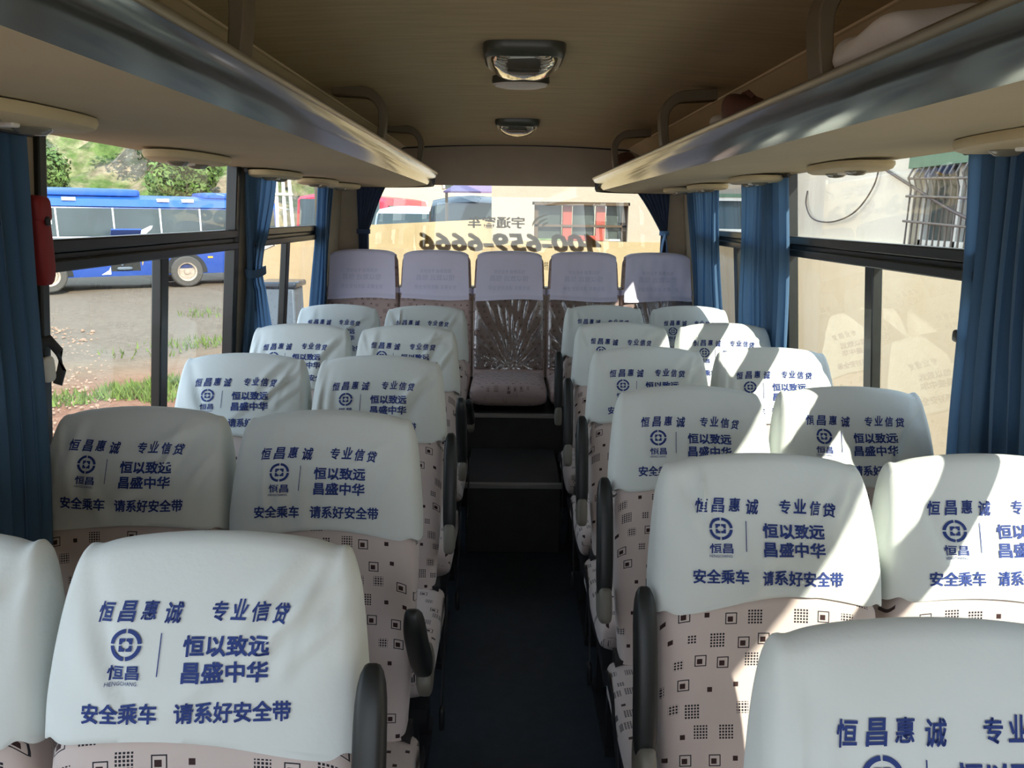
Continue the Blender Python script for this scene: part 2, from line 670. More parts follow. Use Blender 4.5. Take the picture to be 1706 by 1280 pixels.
Y_FRONT, Y_REAR = -1.35, 4.86
Z_SOF = 1.715
Z_SILL = 0.86
Z_CEIL = 1.96


def wallx(side, z, out=0.0):
    return (wl(z) - out) if side < 0 else (wr_(z) + out)


def wall_quad(mb, side, y0, y1, z0, z1, thick=0.028, m=0):
    """a slab lying in the leaning side wall"""
    vs = []
    for o in (0.0, thick):
        for z in (z0, z1):
            for y in (y0, y1):
                vs.append((wallx(side, z, o), y, z))
    fs = [(0, 1, 3, 2), (4, 6, 7, 5), (0, 4, 5, 1), (2, 3, 7, 6), (0, 2, 6, 4), (1, 5, 7, 3)]
    mb.add(vs, fs, m)


# ------------------------------------------------------------------ the bus shell
b = MB()
b.box(-1.20, 1.25, Y_FRONT, Y_REAR + 0.05, -0.06, 0.0)
tag(b.build('floor', M['floor']), kind='structure')

b = MB()
b.box(-0.185, 0.255, 3.27, 3.83, 0.0, 0.335)
tag(b.build('floor_step', M['step'], bevel=0.004), kind='structure')
b = MB()
b.box(-0.19, 0.26, 3.255, 3.285, 0.322, 0.344)
tag(b.build('trim_1', M['alu'], bevel=0.003), kind='structure')
b = MB()
b.box(-1.155, 1.205, 3.83, Y_REAR, 0.0, 0.515)
tag(b.build('floor_platform', M['step'], bevel=0.004), kind='structure')
b = MB()
b.box(-0.20, 0.27, 3.815, 3.845, 0.505, 0.525)
tag(b.build('trim_2', M['alu'], bevel=0.003), kind='structure')

WIN = {-1: [(-0.45, 1.20), (1.70, 2.965), (3.10, 4.33)], 1: [(-0.45, 1.40), (1.72, 3.02), (3.10, 4.33)]}
MULL = {-1: [0.3, 2.335, 3.66], 1: [0.4, 2.31, 3.70]}
wn = 1
for side, nm in ((-1, 'left'), (1, 'right')):
    b = MB()
    wall_quad(b, side, Y_FRONT, Y_REAR, 0.0, Z_SILL)
    wall_quad(b, side, Y_FRONT, Y_REAR, Z_SOF + 0.012, 2.02)
    edges = [Y_FRONT] + [e for w in WIN[side] for e in w] + [Y_REAR]
    for i in range(0, len(edges), 2):
        wall_quad(b, side, edges[i], edges[i + 1], Z_SILL, Z_SOF + 0.012)
    tag(b.build('wall_' + nm, M['wall']), kind='structure')
    for (y0, y1), ym in zip(WIN[side], MULL[side]):
        root = empty('window_%d' % wn, (0, 0, 0))
        tag(root, kind='structure')
        wn += 1
        fr = MB()
        zt = Z_SOF + 0.01
        for a0, a1, c0, c1 in ((y0, y0 + 0.03, Z_SILL, zt), (y1 - 0.045, y1, Z_SILL, zt), (y0, y1, Z_SILL, Z_SILL + 0.035)):
            s0 = MB()
            vs = []
            for o in (-0.012, 0.03):
                for z in (c0, c1):
                    for y in (a0, a1):
                        vs.append((wallx(side, z, o), y, z))
            fr.add(vs, [(0, 1, 3, 2), (4, 6, 7, 5), (0, 4, 5, 1), (2, 3, 7, 6), (0, 2, 6, 4), (1, 5, 7, 3)])
        fr.build('frame', M['frame'], root, bevel=0.004)
        rl = MB()
        for z0, z1, o in ((1.452, 1.483, -0.016), (1.432, 1.452, -0.006), (1.408, 1.436, -0.022)):
            vs = [(wallx(side, z, oo), y, z) for oo in (o, 0.025) for z in (z0, z1) for y in (y0 + 0.02, y1 - 0.03)]
            rl.add(vs, [(0, 1, 3, 2), (4, 6, 7, 5), (0, 4, 5, 1), (2, 3, 7, 6), (0, 2, 6, 4), (1, 5, 7, 3)])
        rl.build('rail', M['frame'], root, bevel=0.004)
        mu = MB()
        vs = [(wallx(side, z, oo), y, z) for oo in (-0.006, 0.025) for z in (Z_SILL + 0.02, 1.42) for y in (ym - 0.027, ym + 0.027)]
        mu.add(vs, [(0, 1, 3, 2), (4, 6, 7, 5), (0, 4, 5, 1), (2, 3, 7, 6), (0, 2, 6, 4), (1, 5, 7, 3)])
        mu.build('mullion', M['frame'], root, bevel=0.004)
        pieces = [(y0, y1, 1.46, zt), (y0, ym, Z_SILL, 1.43), (ym, y1, Z_SILL, 1.43)]
        for a0, a1, c0, c1 in pieces:
            g = MB()
            vs = [(wallx(side, z, 0.012), y, z) for z in (c0, c1) for y in (a0, a1)]
            g.add(vs, [(0, 1, 3, 2)])
            g.build('pane', M['glass'], root)
# the pull latch seen on the right-hand sliding pane
b = MB()
b.rbox((wr_(1.27) - 0.018, 1.80, 1.275), (0.014, 0.022, 0.016), 4)
o = b.build('latch', M['frame'], bpy.data.objects['window_5'])

# ceiling: gently arched headliner, cream side coves
CXL, CXR = -0.628, 0.715


def ceil_z(x):
    t = (x - 0.045) / 0.68
    return 1.945 + 0.022 * (1 - t * t)


b = MB()
nx = 24
rows = []
for y in (Y_FRONT, 0.5, 2.0, 3.5, 4.4, 4.78):
    rows.append([(CXL + (CXR - CXL) * i / nx, y, ceil_z(CXL + (CXR - CXL) * i / nx) - (0.0 if y < 4.7 else 0.004)) for i in range(nx + 1)])
b.loft(rows, 0, closed=False)
rows = [[(x, y, z + 0.07) for x, y, z in r] for r in rows]
b.loft(rows, 0, closed=False)
tag(b.build('ceiling', M['headliner']), kind='structure')
b = MB()
b.box(-1.35, 1.4, Y_FRONT, Y_REAR + 0.1, 2.04, 2.10)
tag(b.build('roof', M['white']), kind='structure')
for side, nm, cx in ((-1, 'left', CXL), (1, 'right', CXR)):
    b = MB()
    xw = wallx(side, 1.74)
    prof = [(cx - side * 0.004, 1.947), (cx + side * 0.02, 1.935), (cx + side * 0.14, 1.885), (cx + side * 0.25, 1.80), (xw + side * 0.02, 1.73)]
    b.loft([[(x, y, z) for x, z in prof] for y in (Y_FRONT, 1.5, 4.8)], closed=False)
    tag(b.build('ceiling_cove_' + nm, M['cream']), kind='structure')
    b = MB()
    b.tube([(cx, y, 1.946) for y in (Y_FRONT, 1, 3, 4.75)], 0.006, 8)
    tag(b.build('trim_%d' % (3 if side < 0 else 4), M['cream']), kind='structure')

# rear wall: header, corner posts, lower wall, rear window
b = MB()
prof = []
for i in range(25):
    t = -1 + 2 * i / 24
    x = 0.035 + t * 1.04
    prof.append(x)
top = lambda x: 1.966 - 0.020 * ((x - 0.035) / 0.6) ** 2
rings = []
for x in prof:
    t = (x - 0.035)
    yb = 4.80 - 0.03 * t * t
    rings.append([(x, yb - 0.05, top(x) + 0.03), (x, yb, 1.727 - 0.002 * t * t), (x, yb + 0.06, 1.727), (x, yb + 0.06, top(x) + 0.03)])
b.loft(rings, 0, True, True, True)
tag(b.build('wall_rear_header', M['header']), kind='structure')
b = MB()
b.tube([(x, 4.748 - 0.03 * (x - 0.035) ** 2, top(x) - 0.002) for x in prof if abs(x - 0.035) < 0.75], 0.006, 8)
tag(b.build('trim_5', M['dark_trim']), kind='structure')
b = MB()
b.box(-1.20, -0.925, 4.78, 4.90, 0.0, 2.02)
b.box(0.985, 1.24, 4.78, 4.90, 0.0, 2.02)
b.box(-1.20, 1.24, 4.80, 4.90, 0.0, 1.10)
tag(b.build('wall_rear', M['wall']), kind='structure')
root = tag(empty('window_7', (0, 0, 0)), kind='structure')
b = MB()
b.box(-0.93, 0.99, 4.855, 4.861, 1.08, 1.74)
b.build('pane', M['glass'], root)
b = MB()
for x0, x1, z0, z1 in ((-0.94, -0.91, 1.08, 1.73), (0.97, 1.0, 1.08, 1.73), (-0.94, 1.0, 1.07, 1.10)):
    b.box(x0, x1, 4.83, 4.865, z0, z1)
b.build('frame', M['frame'], root, bevel=0.004)
# lettering stuck on the outside of the rear window, so it reads backwards from inside


def rear_text(body, x0, x1, z0, z1, offset=0.0, shear=0.0, name='lettering'):
    vs, fs = fit_text(body, 0.0, 1.0, 0.0, 1.0, offset)
    mb = MB()
    pts = [(x1 - (x1 - x0) * u - shear * (z1 - z0) * (v - 0.5), 4.869, z0 + (z1 - z0) * v) for u, v in vs]
    mb.add(pts, fs)
    return mb.build(name, M['lettering'], root, flat=True)


rear_text('400-659-6666', -0.575, 0.59, 1.318, 1.437, 0.035, 0.25)
rear_text('宇通客车', -0.26, 0.102, 1.466, 1.540, 0.024)
rear_text('服务热线', 0.19, 0.33, 1.205, 1.262, 0.005)
b = MB()
for r0, r1 in ((0.032, 0.046), (0.064, 0.078), (0.096, 0.110)):
    pts = []
    for k in range(17):
        a = R_(92 + 84 * k / 16)
        w = math.sin(PI * k / 16) ** 0.5
        rm = (r0 + r1) / 2
        h = (r1 - r0) / 2 * w + 0.001
        pts.append(((rm - h, a), (rm + h, a)))
    vs = [(0.255 + q[0] * math.cos(q[1]), 4.869, 1.475 + q[0] * math.sin(q[1]) * 0.75) for p in pts for q in p]
    b.add(vs, [(2 * k, 2 * k + 1, 2 * k + 3, 2 * k + 2) for k in range(16)])
b.build('emblem', M['lettering'], root, flat=True)

# front of the bus behind the camera: dash wall and windscreen header
b = MB()
b.box(-1.2, 1.25, Y_FRONT - 0.06, Y_FRONT, -0.06, 0.75)
b.box(-1.2, 1.25, Y_FRONT - 0.06, Y_FRONT, 1.80, 2.10)
tag(b.build('wall_front', M['wall']), kind='structure')

# ------------------------------------------------------------------ luggage racks
Y_END, Y_RND = 4.66, 4.24


def rack(side, xn, za, zs, zl, dxs, label):
    root = empty('luggage_rack', (0, 0, 0))
    tag(root, label, 'luggage rack', 'overhead luggage racks')
    s = side
    # xn is the lip's inner edge; the glossy strip slants outwards and down from it
    under = [(wallx(s, Z_SOF) + s * 0.015, Z_SOF), (s * 0.95, Z_SOF - 0.002), (xn + s * 0.28, (Z_SOF + za) / 2 - 0.004), (xn + s * 0.10, za - 0.005), (xn + s * dxs, za)]
    st = []
    for k in range(9):
        t = k / 8
        st.append((xn + s * (dxs * (1 - t) - 0.009 * math.sin(PI * t)), za + (zs - za) * t))
    strip = st
    lip = [(xn, zs), (xn - s * 0.004, zs + 0.004), (xn - s * 0.005, zs + 0.012), (xn + s * 0.001, zl - 0.004), (xn + s * 0.009, zl),
           (xn + s * 0.018, zl - 0.005), (xn + s * 0.026, zl - 0.006), (xn + s * 0.030, zl + 0.004), (xn + s * 0.042, zl + 0.006), (xn + s * 0.050, zl - 0.012)]
    tray = [(xn + s * 0.050, zl - 0.012), (xn + s * 0.09, zl - 0.020), (xn + s * 0.30, zl - 0.024), (wallx(s, 1.76) + s * 0.01, zl - 0.02)]
    stations = [(-1.30, 1.0)] + [(y, 1.0) for y in (-0.5, 0.5, 1.5, 2.5, 3.5)]
    for i in range(0, 19):
        t = math.sin(PI / 2 * i / 18)
        stations.append((Y_RND + (Y_END - Y_RND) * t, max(0.0, 1 - t ** 2.4) ** (1 / 2.4)))
    xw = wallx(s, Z_SOF) + s * 0.02

    def sweep(prof):
        rings = []
        for y, g in stations:
            rings.append([(xw + (x - xw) * g, y, z) for x, z in prof])
        return rings
    for nm, prof, mt in (('underside', under, M['soffit']), ('front_strip', strip, M['strip']), ('lip_rail', lip, M['lip']), ('tray', tray, M['soffit'])):
        q = MB()
        q.loft(sweep(prof), 0, False)
        q.build(nm, mt, root, sharp=50)
    # dark edging around the rounded end
    q = MB()
    pts = [(xw + (xn + s * 0.02 - xw) * g, y + 0.004, za + 0.03) for y, g in stations if y >= Y_RND + 0.02]
    q.tube(pts, 0.012, 8, flat=(0.010, 0.038))
    q.build('end_trim', M['dark_trim'], root)
    return root


RL = rack(-1, -0.395, 1.708, 1.764, 1.784, 0.055, 'beige overhead luggage rack with glossy strip above the left windows')
RR = rack(1, 0.462, 1.690, 1.744, 1.764, 0.060, 'beige overhead luggage rack with glossy strip above the right windows, bags on it')


def bracket(root, side, xn, y, zb):
    """curved strut from the rack lip up to the ceiling"""
    s = side
    cx = CXL if s < 0 else CXR
    pts = []
    x0, z0 = xn + s * 0.035, zb
    for k in range(5):
        pts.append((x0 - s * 0.012 * math.sin(k / 4 * 1.5), z0 + 0.10 * k / 4))
    for k in range(1, 8):
        a = PI / 2 * k / 7
        pts.append((x0 + s * (0.055 * (1 - math.cos(a))) - s * 0.012 * (1 - k / 7), z0 + 0.10 + 0.062 * math.sin(a)))
    pts.append((x0 + s * 0.15, z0 + 0.168))
    q = MB()
    n = len(pts)
    w = 0.026
    rings = []
    for i, (x, z) in enumerate(pts):
        a = pts[max(0, i - 1)]
        c = pts[min(n - 1, i + 1)]
        tx, tz = c[0] - a[0], c[1] - a[1]
        l = math.hypot(tx, tz)
        nx_, nz_ = -tz / l, tx / l
        h = 0.011 + 0.007 * (i / n)
        rings.append([(x + nx_ * h, y - w, z + nz_ * h), (x + nx_ * h, y + w, z + nz_ * h), (x - nx_ * h, y + w, z - nz_ * h), (x - nx_ * h, y - w, z - nz_ * h)])
    q.loft(rings, 0, True, True, True)
    q.build('bracket', M['bracket'], root, bevel=0.003)


for y in (1.27, 2.62, 3.72):
    bracket(RL, -1, -0.395, y, 1.775)
for y in (1.27, 2.50, 3.62):
    bracket(RR, 1, 0.462, y, 1.757)


# reading-lamp panels under the racks
def make_pod():
    root = empty('reading_lamp_panel')
    q = MB()
    n = 40
    outline = []
    for k in range(n):
        a = 2 * PI * k / n
        c, s_ = math.cos(a), math.sin(a)
        outline.append((0.085 * math.copysign(abs(c) ** 0.7, c) * (1 - 0.18 * s_), 0.19 * math.copysign(abs(s_) ** 0.8, s_)))
    rings = []
    for sc_, z in ((0.99, 0.0), (1.0, -0.008), (0.96, -0.018), (0.86, -0.023), (0.0, -0.024)):
        rings.append([(x * sc_, y * sc_, z) for x, y in outline])
    q.loft(rings)
    q.build('housing', M['pod'], root)
    for yy in (-0.075, 0.06):
        q = MB()
        q.lathe([(0.0, -0.036), (0.020, -0.034), (0.030, -0.026), (0.032, -0.018)], Matrix.Translation((0.0, yy, 0)), 20)
        q.build('lens', M['lens'], root)
    q = MB()
    q.box(-0.02, 0.02, -0.012, 0.008, -0.030, -0.02)
    q.build('switch', M['white'], root, bevel=0.003)
    return root


POD0 = make_pod()
pods = [(-1, -0.80, 1.25, 'cream reading lamp panel under left rack above the nearest left curtain'),
        (-1, -0.915, 2.22, 'cream reading lamp panel under left rack at middle of the large left window'),
        (-1, -0.94, 3.12, 'cream reading lamp panel under left rack above the tied blue curtain'),
        (-1, -0.94, 3.80, 'cream reading lamp panel under left rack over the small rear left window'),
        (-1, -0.93, 4.32, 'cream reading lamp panel under left rack beside the rear corner'),
        (1, 0.955, 1.44, 'cream reading lamp panel under right rack above the nearest right curtain'),
        (1, 0.985, 2.28, 'cream reading lamp panel with round lamps over the large right window'),
        (1, 0.965, 3.06, 'cream reading lamp panel above the right curtain on the window pillar'),
        (1, 0.985, 3.88, 'cream reading lamp panel above the sunlit rear right curtain'),
        (1, 0.96, 4.36, 'cream reading lamp panel under right rack beside the rear corner')]
for i, (s, x, y, lb) in enumerate(pods):
    o = POD0 if i == 0 else copy_tree(POD0)
    zu = 1.706
    o.location = (x, y, zu)
    o.rotation_euler = (0, 0, 0 if s > 0 else PI)
    tag(o, lb, 'reading lamp', 'reading lamps under the luggage racks')


# ceiling dome lamps
def dome_lamp(y, sc_, label):
    root = empty('dome_lamp', (0.035, y, ceil_z(0.035)))
    root.scale = (sc_, sc_, sc_)
    tag(root, label, 'ceiling lamp', 'dome lamps on the ceiling')
    q = MB()
    prof = [(1.0, 0.0), (1.0, -0.012), (0.97, -0.024), (0.90, -0.032), (0.84, -0.033), (0.80, -0.030)]
    n = 48
    def outl(f, z, e=5):
        r = []
        for k in range(n):
            a = 2 * PI * k / n
            c, s_ = math.cos(a), math.sin(a)
            r.append((0.105 * f * math.copysign(abs(c) ** (2 / e), c) * (1 - 0.06 * s_), 0.135 * f * math.copysign(abs(s_) ** (2 / e), s_), z))
        return r
    q.loft([outl(f, z) for f, z in prof])
    q.build('frame', M['dome_frame'], root)
    q = MB()
    q.loft([outl(f, z) for f, z in ((0.82, -0.028), (0.80, -0.038), (0.70, -0.050), (0.52, -0.060), (0.30, -0.066), (0.0, -0.068))])
    q.build('lens', M['dome_lens'], root)
    return root


dome_lamp(2.10, 1.0, 'larger rounded rectangular dome lamp with mirror-like lens, nearest on the ceiling')
dome_lamp(3.62, 0.95, 'smaller dome lamp farther back on the ceiling near the rear header')
root = empty('oval_ceiling_fixture', (0.033, 2.47, ceil_z(0.03)))  # flat oval fixture of unspecified use
tag(root, 'flat white oval ceiling fixture with dark rim just behind the nearest dome lamp', 'ceiling light')
q = MB()
ov = [(0.088 * math.cos(2 * PI * k / 36), 0.05 * math.copysign(abs(math.sin(2 * PI * k / 36)) ** 0.8, math.sin(2 * PI * k / 36))) for k in range(36)]
q.loft([[(x * f, y * f, z) for x, y in ov] for f, z in ((1.0, 0.0), (1.02, -0.015), (0.98, -0.022), (0.92, -0.022))])
q.build('rim', M['dome_frame'], root)
q = MB()
q.loft([[(x * f, y * f, z) for x, y in ov] for f, z in ((0.95, -0.019), (0.90, -0.028), (0.6, -0.034), (0.0, -0.035))])
q.build('oval_face', M['white'], root)


# ------------------------------------------------------------------ seats
LEAN = R_(15.5)
S_MAX = 0.705
W_BACK = 0.192


def lean_pt(x, n, s):
    """x across, n along the back's normal (negative = towards the sitter), s up along the back"""
    return (x, s * math.sin(LEAN) + n * math.cos(LEAN), 0.44 + s * math.cos(LEAN) - n * math.sin(LEAN))


U_F = [math.sin(PI / 2 * (-1 + 2 * i / 64)) for i in range(65)]
RING = [(u, -1) for u in U_F] + [(u, 1) for u in reversed(U_F[1:-1])]


def half_w(v):
    return W_BACK * (0.93 + 0.10 * math.sin(PI * min(1, max(0, (v - 0.05) * 0.75))) - 0.05 * max(0, v - 0.75) / 0.25)


def s_top(u, ear=0.0):
    a = abs(u)
    return S_MAX - 0.022 * a ** 2 - 0.046 * a ** 12 + ear * math.exp(-((a - 0.92) / 0.06) ** 2)


def depth_at(u, v, front):
    e = max(0.0, 1 - abs(u) ** 5) ** (1 / 5)
    t = max(0.0, 1 - max(0, v) ** 9) ** 0.5
    d = (0.050 + 0.018 * math.sin(PI * min(1, max(0, (v - 0.45) / 0.55)))) if front < 0 else 0.048
    return front * d * e * t


def back_pt(u, v, front, grow=0.0, ear=0.0):
    w = half_w(v) + grow
    n = depth_at(u, v, front) + front * grow * max(0.0, 1 - abs(u) ** 5) ** (1 / 5) * min(1.0, 2.5 * max(0.0, 1 - max(0, v) ** 9) ** 0.5)
    return lean_pt(w * u, n, v * (s_top(u, ear) + grow))


def make_back(bolster=True):
    mb = MB()
    uvs = []
    rings = []
    vs_ = [0.02 + 0.98 * math.sin(PI / 2 * i / 26) for i in range(27)]
    for v in vs_:
        r = []
        for u, fr in RING:
            k = min(1.0, max(0.0, (v - 0.66) / 0.06))
            p = back_pt(u, v, fr, -0.013 * k)
            r.append(p)
            uvs.append((half_w(v) * u + (0.6 if fr > 0 else 0), v * S_MAX))
        rings.append(r)
    mb.loft(rings, 0, True, True, True)
    return mb, uvs


_folds = {}


def wrinkle(u, v, seed):
    """height of the cloth's folds: creases from the upper corners, slack waves lower down, side seams"""
    if seed not in _folds:
        rnd = random.Random(seed)
        L = []
        for sgn in (-1, 1):
            for k in range(rnd.randint(2, 4)):
                L.append((sgn * rnd.uniform(0.10, 0.18), S_MAX - rnd.uniform(0.02, 0.10), -sgn * rnd.uniform(0.15, 0.9), -1.0, rnd.uniform(0.09, 0.20), rnd.uniform(0.006, 0.013), rnd.uniform(0.0035, 0.0085)))
        for k in range(rnd.randint(1, 3)):
            L.append((rnd.uniform(-0.12, 0.12), S_MAX - rnd.uniform(0.16, 0.26), rnd.uniform(-0.8, 0.8), -1.0, rnd.uniform(0.06, 0.14), rnd.uniform(0.010, 0.020), rnd.uniform(0.003, 0.007)))
        _folds[seed] = (L, rnd.uniform(0.0, 0.007), rnd.uniform(2.5, 5.0), rnd.uniform(-1, 1), rnd.uniform(0.002, 0.008), rnd.uniform(0.002, 0.008))
    L, wa, wk, wp, c0, c1 = _folds[seed]
    x, s = u * 0.2, v * S_MAX
    d = 0.0
    for fx, fs, dx, ds, ln, wid, amp in L:
        n = math.hypot(dx, ds)
        dx, ds = dx / n, ds / n
        a = (x - fx) * dx + (s - fs) * ds
        c = -(x - fx) * ds + (s - fs) * dx + 0.02 * math.sin(a * 14)
        if -0.05 < a < ln:
            t = (a + 0.05) / (ln + 0.05)
            q = c / wid
            d += amp * math.sin(PI * t) * (math.exp(-q * q) - 0.7 * math.exp(-(q - 1.8) ** 2))
    for sgn, ca in ((-1, c0), (1, c1)):
        # slack pocket under the top corner and the stitched side seam
        q = math.hypot((u * sgn - 0.80) * 0.2 / 0.024, (s - S_MAX + 0.055) / 0.030)
        d -= ca * math.exp(-q * q)
        d += 0.0030 * math.exp(-((u * sgn - 0.955) / 0.012) ** 2)
    low = math.exp(-((v - 0.66) / 0.09) ** 2)
    d += wa * low * math.cos(u * wk + wp)
    return d


def hem_v(u, seed):
    rnd = random.Random(seed * 31 + 5)
    a, b_, ph = rnd.uniform(0.004, 0.018), rnd.uniform(1.5, 3.2), rnd.uniform(-0.6, 0.6)
    return (0.444 + a * math.cos(u * b_ + ph) + rnd.uniform(-0.006, 0.006) * u) / s_top(u)


TXT = []


def layout():
    """the printed layout: (verts (x, down-from-top s offset), faces) relative to the cover centre, metres"""
    def put(vs, fs):
        TXT.append((vs, fs))
    rnd = random.Random(3)
    # brush-written top line, each character placed slightly off the line
    for chars, x0, pitch in (('恒昌惠诚', -0.148, 0.0315), ('专业信贷', 0.010, 0.0280)):
        for i, ch in enumerate(chars):
            dy = rnd.uniform(-0.003, 0.003) - (0.0022 * i if x0 > 0 else 0)
            sz = rnd.uniform(0.024, 0.028)
            xx = x0 + pitch * i
            yc = -0.113 + dy
            v, f = fit_text(ch, xx, xx + sz * 0.86, yc - sz / 2 * 1.12, yc + sz / 2 * 1.12, 0.018, 0.16)
            put(v, f)
    # emblem: broken ring around a coin-like square of four petals
    cx, cy = -0.103, -0.160
    for q in range(4):
        pts, fs = [], []
        for k in range(11):
            a = PI / 2 * q + R_(4) + (PI / 2 - R_(8)) * k / 10
            for r in (0.0165, 0.0222):
                pts.append((cx + r * math.cos(a), cy + r * math.sin(a)))
        fs = [(2 * k, 2 * k + 1, 2 * k + 3, 2 * k + 2) for k in range(10)]
        put(pts, fs)
    for sx in (-1, 1):
        for sy in (-1, 1):
            g, h = 0.0008, 0.0092
            pts = [(cx + sx * g, cy + sy * h), (cx + sx * h, cy + sy * h), (cx + sx * h, cy + sy * g), (cx + sx * 0.0052, cy + sy * g), (cx + sx * 0.0046, cy + sy * 0.0032),
                   (cx + sx * 0.0032, cy + sy * 0.0046), (cx + sx * g, cy + sy * 0.0052)]
            put(pts, [tuple(range(7))])
    put(*fit_text('恒昌', -0.1255, -0.0810, -0.2085, -0.1885, 0.014))
    put(*fit_text('HENGCHANG', -0.1255, -0.0830, -0.2165, -0.2110, 0.0))
    put([(-0.0575, -0.2040), (-0.0560, -0.2040), (-0.0545, -0.1440), (-0.0560, -0.1440)], [(0, 1, 2, 3)])
    put(*fit_text('恒以致远', -0.0245, 0.0925, -0.1775, -0.1475, 0.024))
    put(*fit_text('昌盛中华', -0.0240, 0.0920, -0.2140, -0.1840, 0.024))
    put(*fit_text('安全乘车', -0.1560, -0.0530, -0.2690, -0.2400, 0.020))
    put(*fit_text('请系好安全带', -0.0300, 0.1240, -0.2700, -0.2400, 0.020))


layout()


def make_cover(seed):
    rnd = random.Random(seed)
    ear = rnd.uniform(0.010, 0.020)
    grow = 0.007

    def pt(u, v, fr, extra=0.0):
        x, y, z = back_pt(u, v, fr, grow, ear)
        d = (wrinkle(u, v, seed) if fr < 0 else 0.3 * wrinkle(u, v, seed + 50)) + extra
        e = max(0.0, 1 - abs(u) ** 7) * min(1.0, max(0.0, (1 - v) / 0.05))
        n = fr * d * e if fr > 0 else -d * e
        return (x, y + n * math.cos(LEAN), z - n * math.sin(LEAN))
    mb = MB()
    nv = 46
    rings = []
    # inner hem row first, then up to the crown
    for i in range(-2, nv + 1):
        r = []
        for u, fr in RING:
            h = hem_v(u, seed) if fr < 0 else hem_v(u, seed + 9)
            if i < 0:
                v = h + (0.012 if i == -2 else 0.0)
                r.append(back_pt(u, v, fr, 0.0035 if i == -2 else 0.005, ear))
            else:
                t = math.sin(PI / 2 * i / nv)
                v = h + (1 - h) * t
                r.append(pt(u, v, fr))
        rings.append(r)
    mb.loft(rings, 0, True)
    def on_cloth(u, v):
        """a point of the print lying just on the cloth's facets"""
        fi = 32 * (1 + math.asin(max(-1, min(1, u))) * 2 / PI)
        i0 = max(0, min(63, int(fi)))
        q = []
        for i in (i0, i0 + 1):
            h = hem_v(U_F[i], seed)
            fj = nv * math.asin(max(0.0, min(1.0, (v - h) / (1 - h)))) * 2 / PI
            j = max(0, min(nv - 1, int(fj)))
            q.append(Vector(rings[j + 2][i]).lerp(Vector(rings[j + 3][i]), fj - j))
        p = q[0].lerp(q[1], fi - i0)
        return (p.x, p.y - 0.0017 * math.cos(LEAN), p.z + 0.0017 * math.sin(LEAN))
    # print
    drop = rnd.uniform(-0.003, 0.005)
    tilt = rnd.uniform(-0.02, 0.02)
    bend = rnd.uniform(-0.25, 0.25)
    for vs, fs in TXT:
        out = []
        for x, y in vs:
            yy = -0.0835 + (y + 0.113) * 0.866 + tilt * x + bend * x * x - drop
            xx = x * 0.93 + 0.005
            s = S_MAX + yy
            v = s / (S_MAX + grow)
            u = xx / (half_w(v) + grow)
            v = s / (s_top(u, ear) + grow) if s > 0 else 0
            out.append(on_cloth(u, v))
        mb.add(out, fs, 1)
    return mb


def ring_rr(hx, hz, n=32, e=4.5):
    r = []
    for k in range(n):
        a = 2 * PI * k / n
        c, s_ = math.cos(a), math.sin(a)
        r.append((hx * math.copysign(abs(c) ** (2 / e), c), hz * math.copysign(abs(s_) ** (2 / e), s_)))
    return r


def make_cushion(w=0.207, y_back=0.02, y_front=-0.44, zc=0.395, h=0.066, tilt=0.06):
    mb = MB()
    uvs = []
    rings = []
    st = [(0.0, 0.55), (0.02, 0.85), (0.06, 1.0)] + [(t, 1.0) for t in (0.2, 0.4, 0.6, 0.75)] + [(0.86, 0.98), (0.93, 0.90), (0.975, 0.72), (0.995, 0.45), (1.0, 0.10)]
    for t, g in st:
        y = y_back + (y_front - y_back) * t
        gw = 0.94 + 0.06 * g
        r = []
        for x, z in ring_rr(w * gw, h):
            zz = z * g + (0.010 * math.cos(x / w * 1.4) * g if z > 0 else 0)
            p = (x, y, zc + zz + tilt * (y_back - y))
            r.append(p)
            uvs.append((x, y + z * 1.0 + 1.3))
        rings.append(r)
    mb.loft(rings, 0, True, True, True)
    return mb, uvs


def bar_mesh(length=0.31, w=0.020, d=0.028):
    """armrest bar along +z, slightly bowed"""
    mb = MB()
    rings = []
    for i in range(17):
        t = (1 - math.cos(PI * i / 16)) / 2
        g = max(0.0, 1 - abs(2 * t - 1) ** 6) ** 0.5
        g = max(g, 0.05)
        z = length * t
        r = []
        for x, y in ring_rr(w * (0.25 + 0.75 * g), d * g * (1.0 - 0.18 * t), 20, 3.5):
            r.append((x, y - 0.012 * math.sin(PI * t), z))
        rings.append(r)
    mb.loft(rings, 0, True, True, True)
    return mb


BACK_ME, BACK_UV = make_back()
back_mesh = BACK_ME.mesh('backrest', [M['fabric']], 60, uvs=BACK_UV)
cu_mb, cu_uv = make_cushion()
cush_mesh = cu_mb.mesh('cushion', [M['fabric']], 60, uvs=cu_uv)
COVERS = [make_cover(11 + 7 * i).mesh('headrest_cover', [M['cover'], M['print']], 75, weld=True) for i in range(6)]
q = MB()
q.box(-0.19, 0.19, -0.40, 0.0, 0.285, 0.325)
q.box(-0.19, 0.19, -0.03, 0.03, 0.30, 0.47)
frame_mesh = q.mesh('seat_frame', [M['frame_metal']], 30)
q = MB()
q.box(-0.02, 0.02, -0.38, -0.02, 0.0, 0.02)
q.box(-0.014, 0.014, -0.36, -0.32, 0.02, 0.29)
q.box(-0.014, 0.014, -0.10, -0.06, 0.02, 0.29)
leg_mesh = q.mesh('leg', [M['frame_metal']], 30)
arm_mesh = bar_mesh().mesh('armrest', [M['armrest']], 60)
q = MB()
q.rbox((0, 0, 0), (0.017, 0.05, 0.045), 4)
pivot_mesh = q.mesh('pivot_cover', [M['plastic_grey']], 60)
q = MB()
q.tube([(0, 0.02, 0.0), (0.004, -0.02, 0.03), (0.006, -0.10, 0.02), (0.006, -0.20, -0.06), (0.004, -0.24, -0.16)], 0.02, 10, flat=(0.003, 0.02))
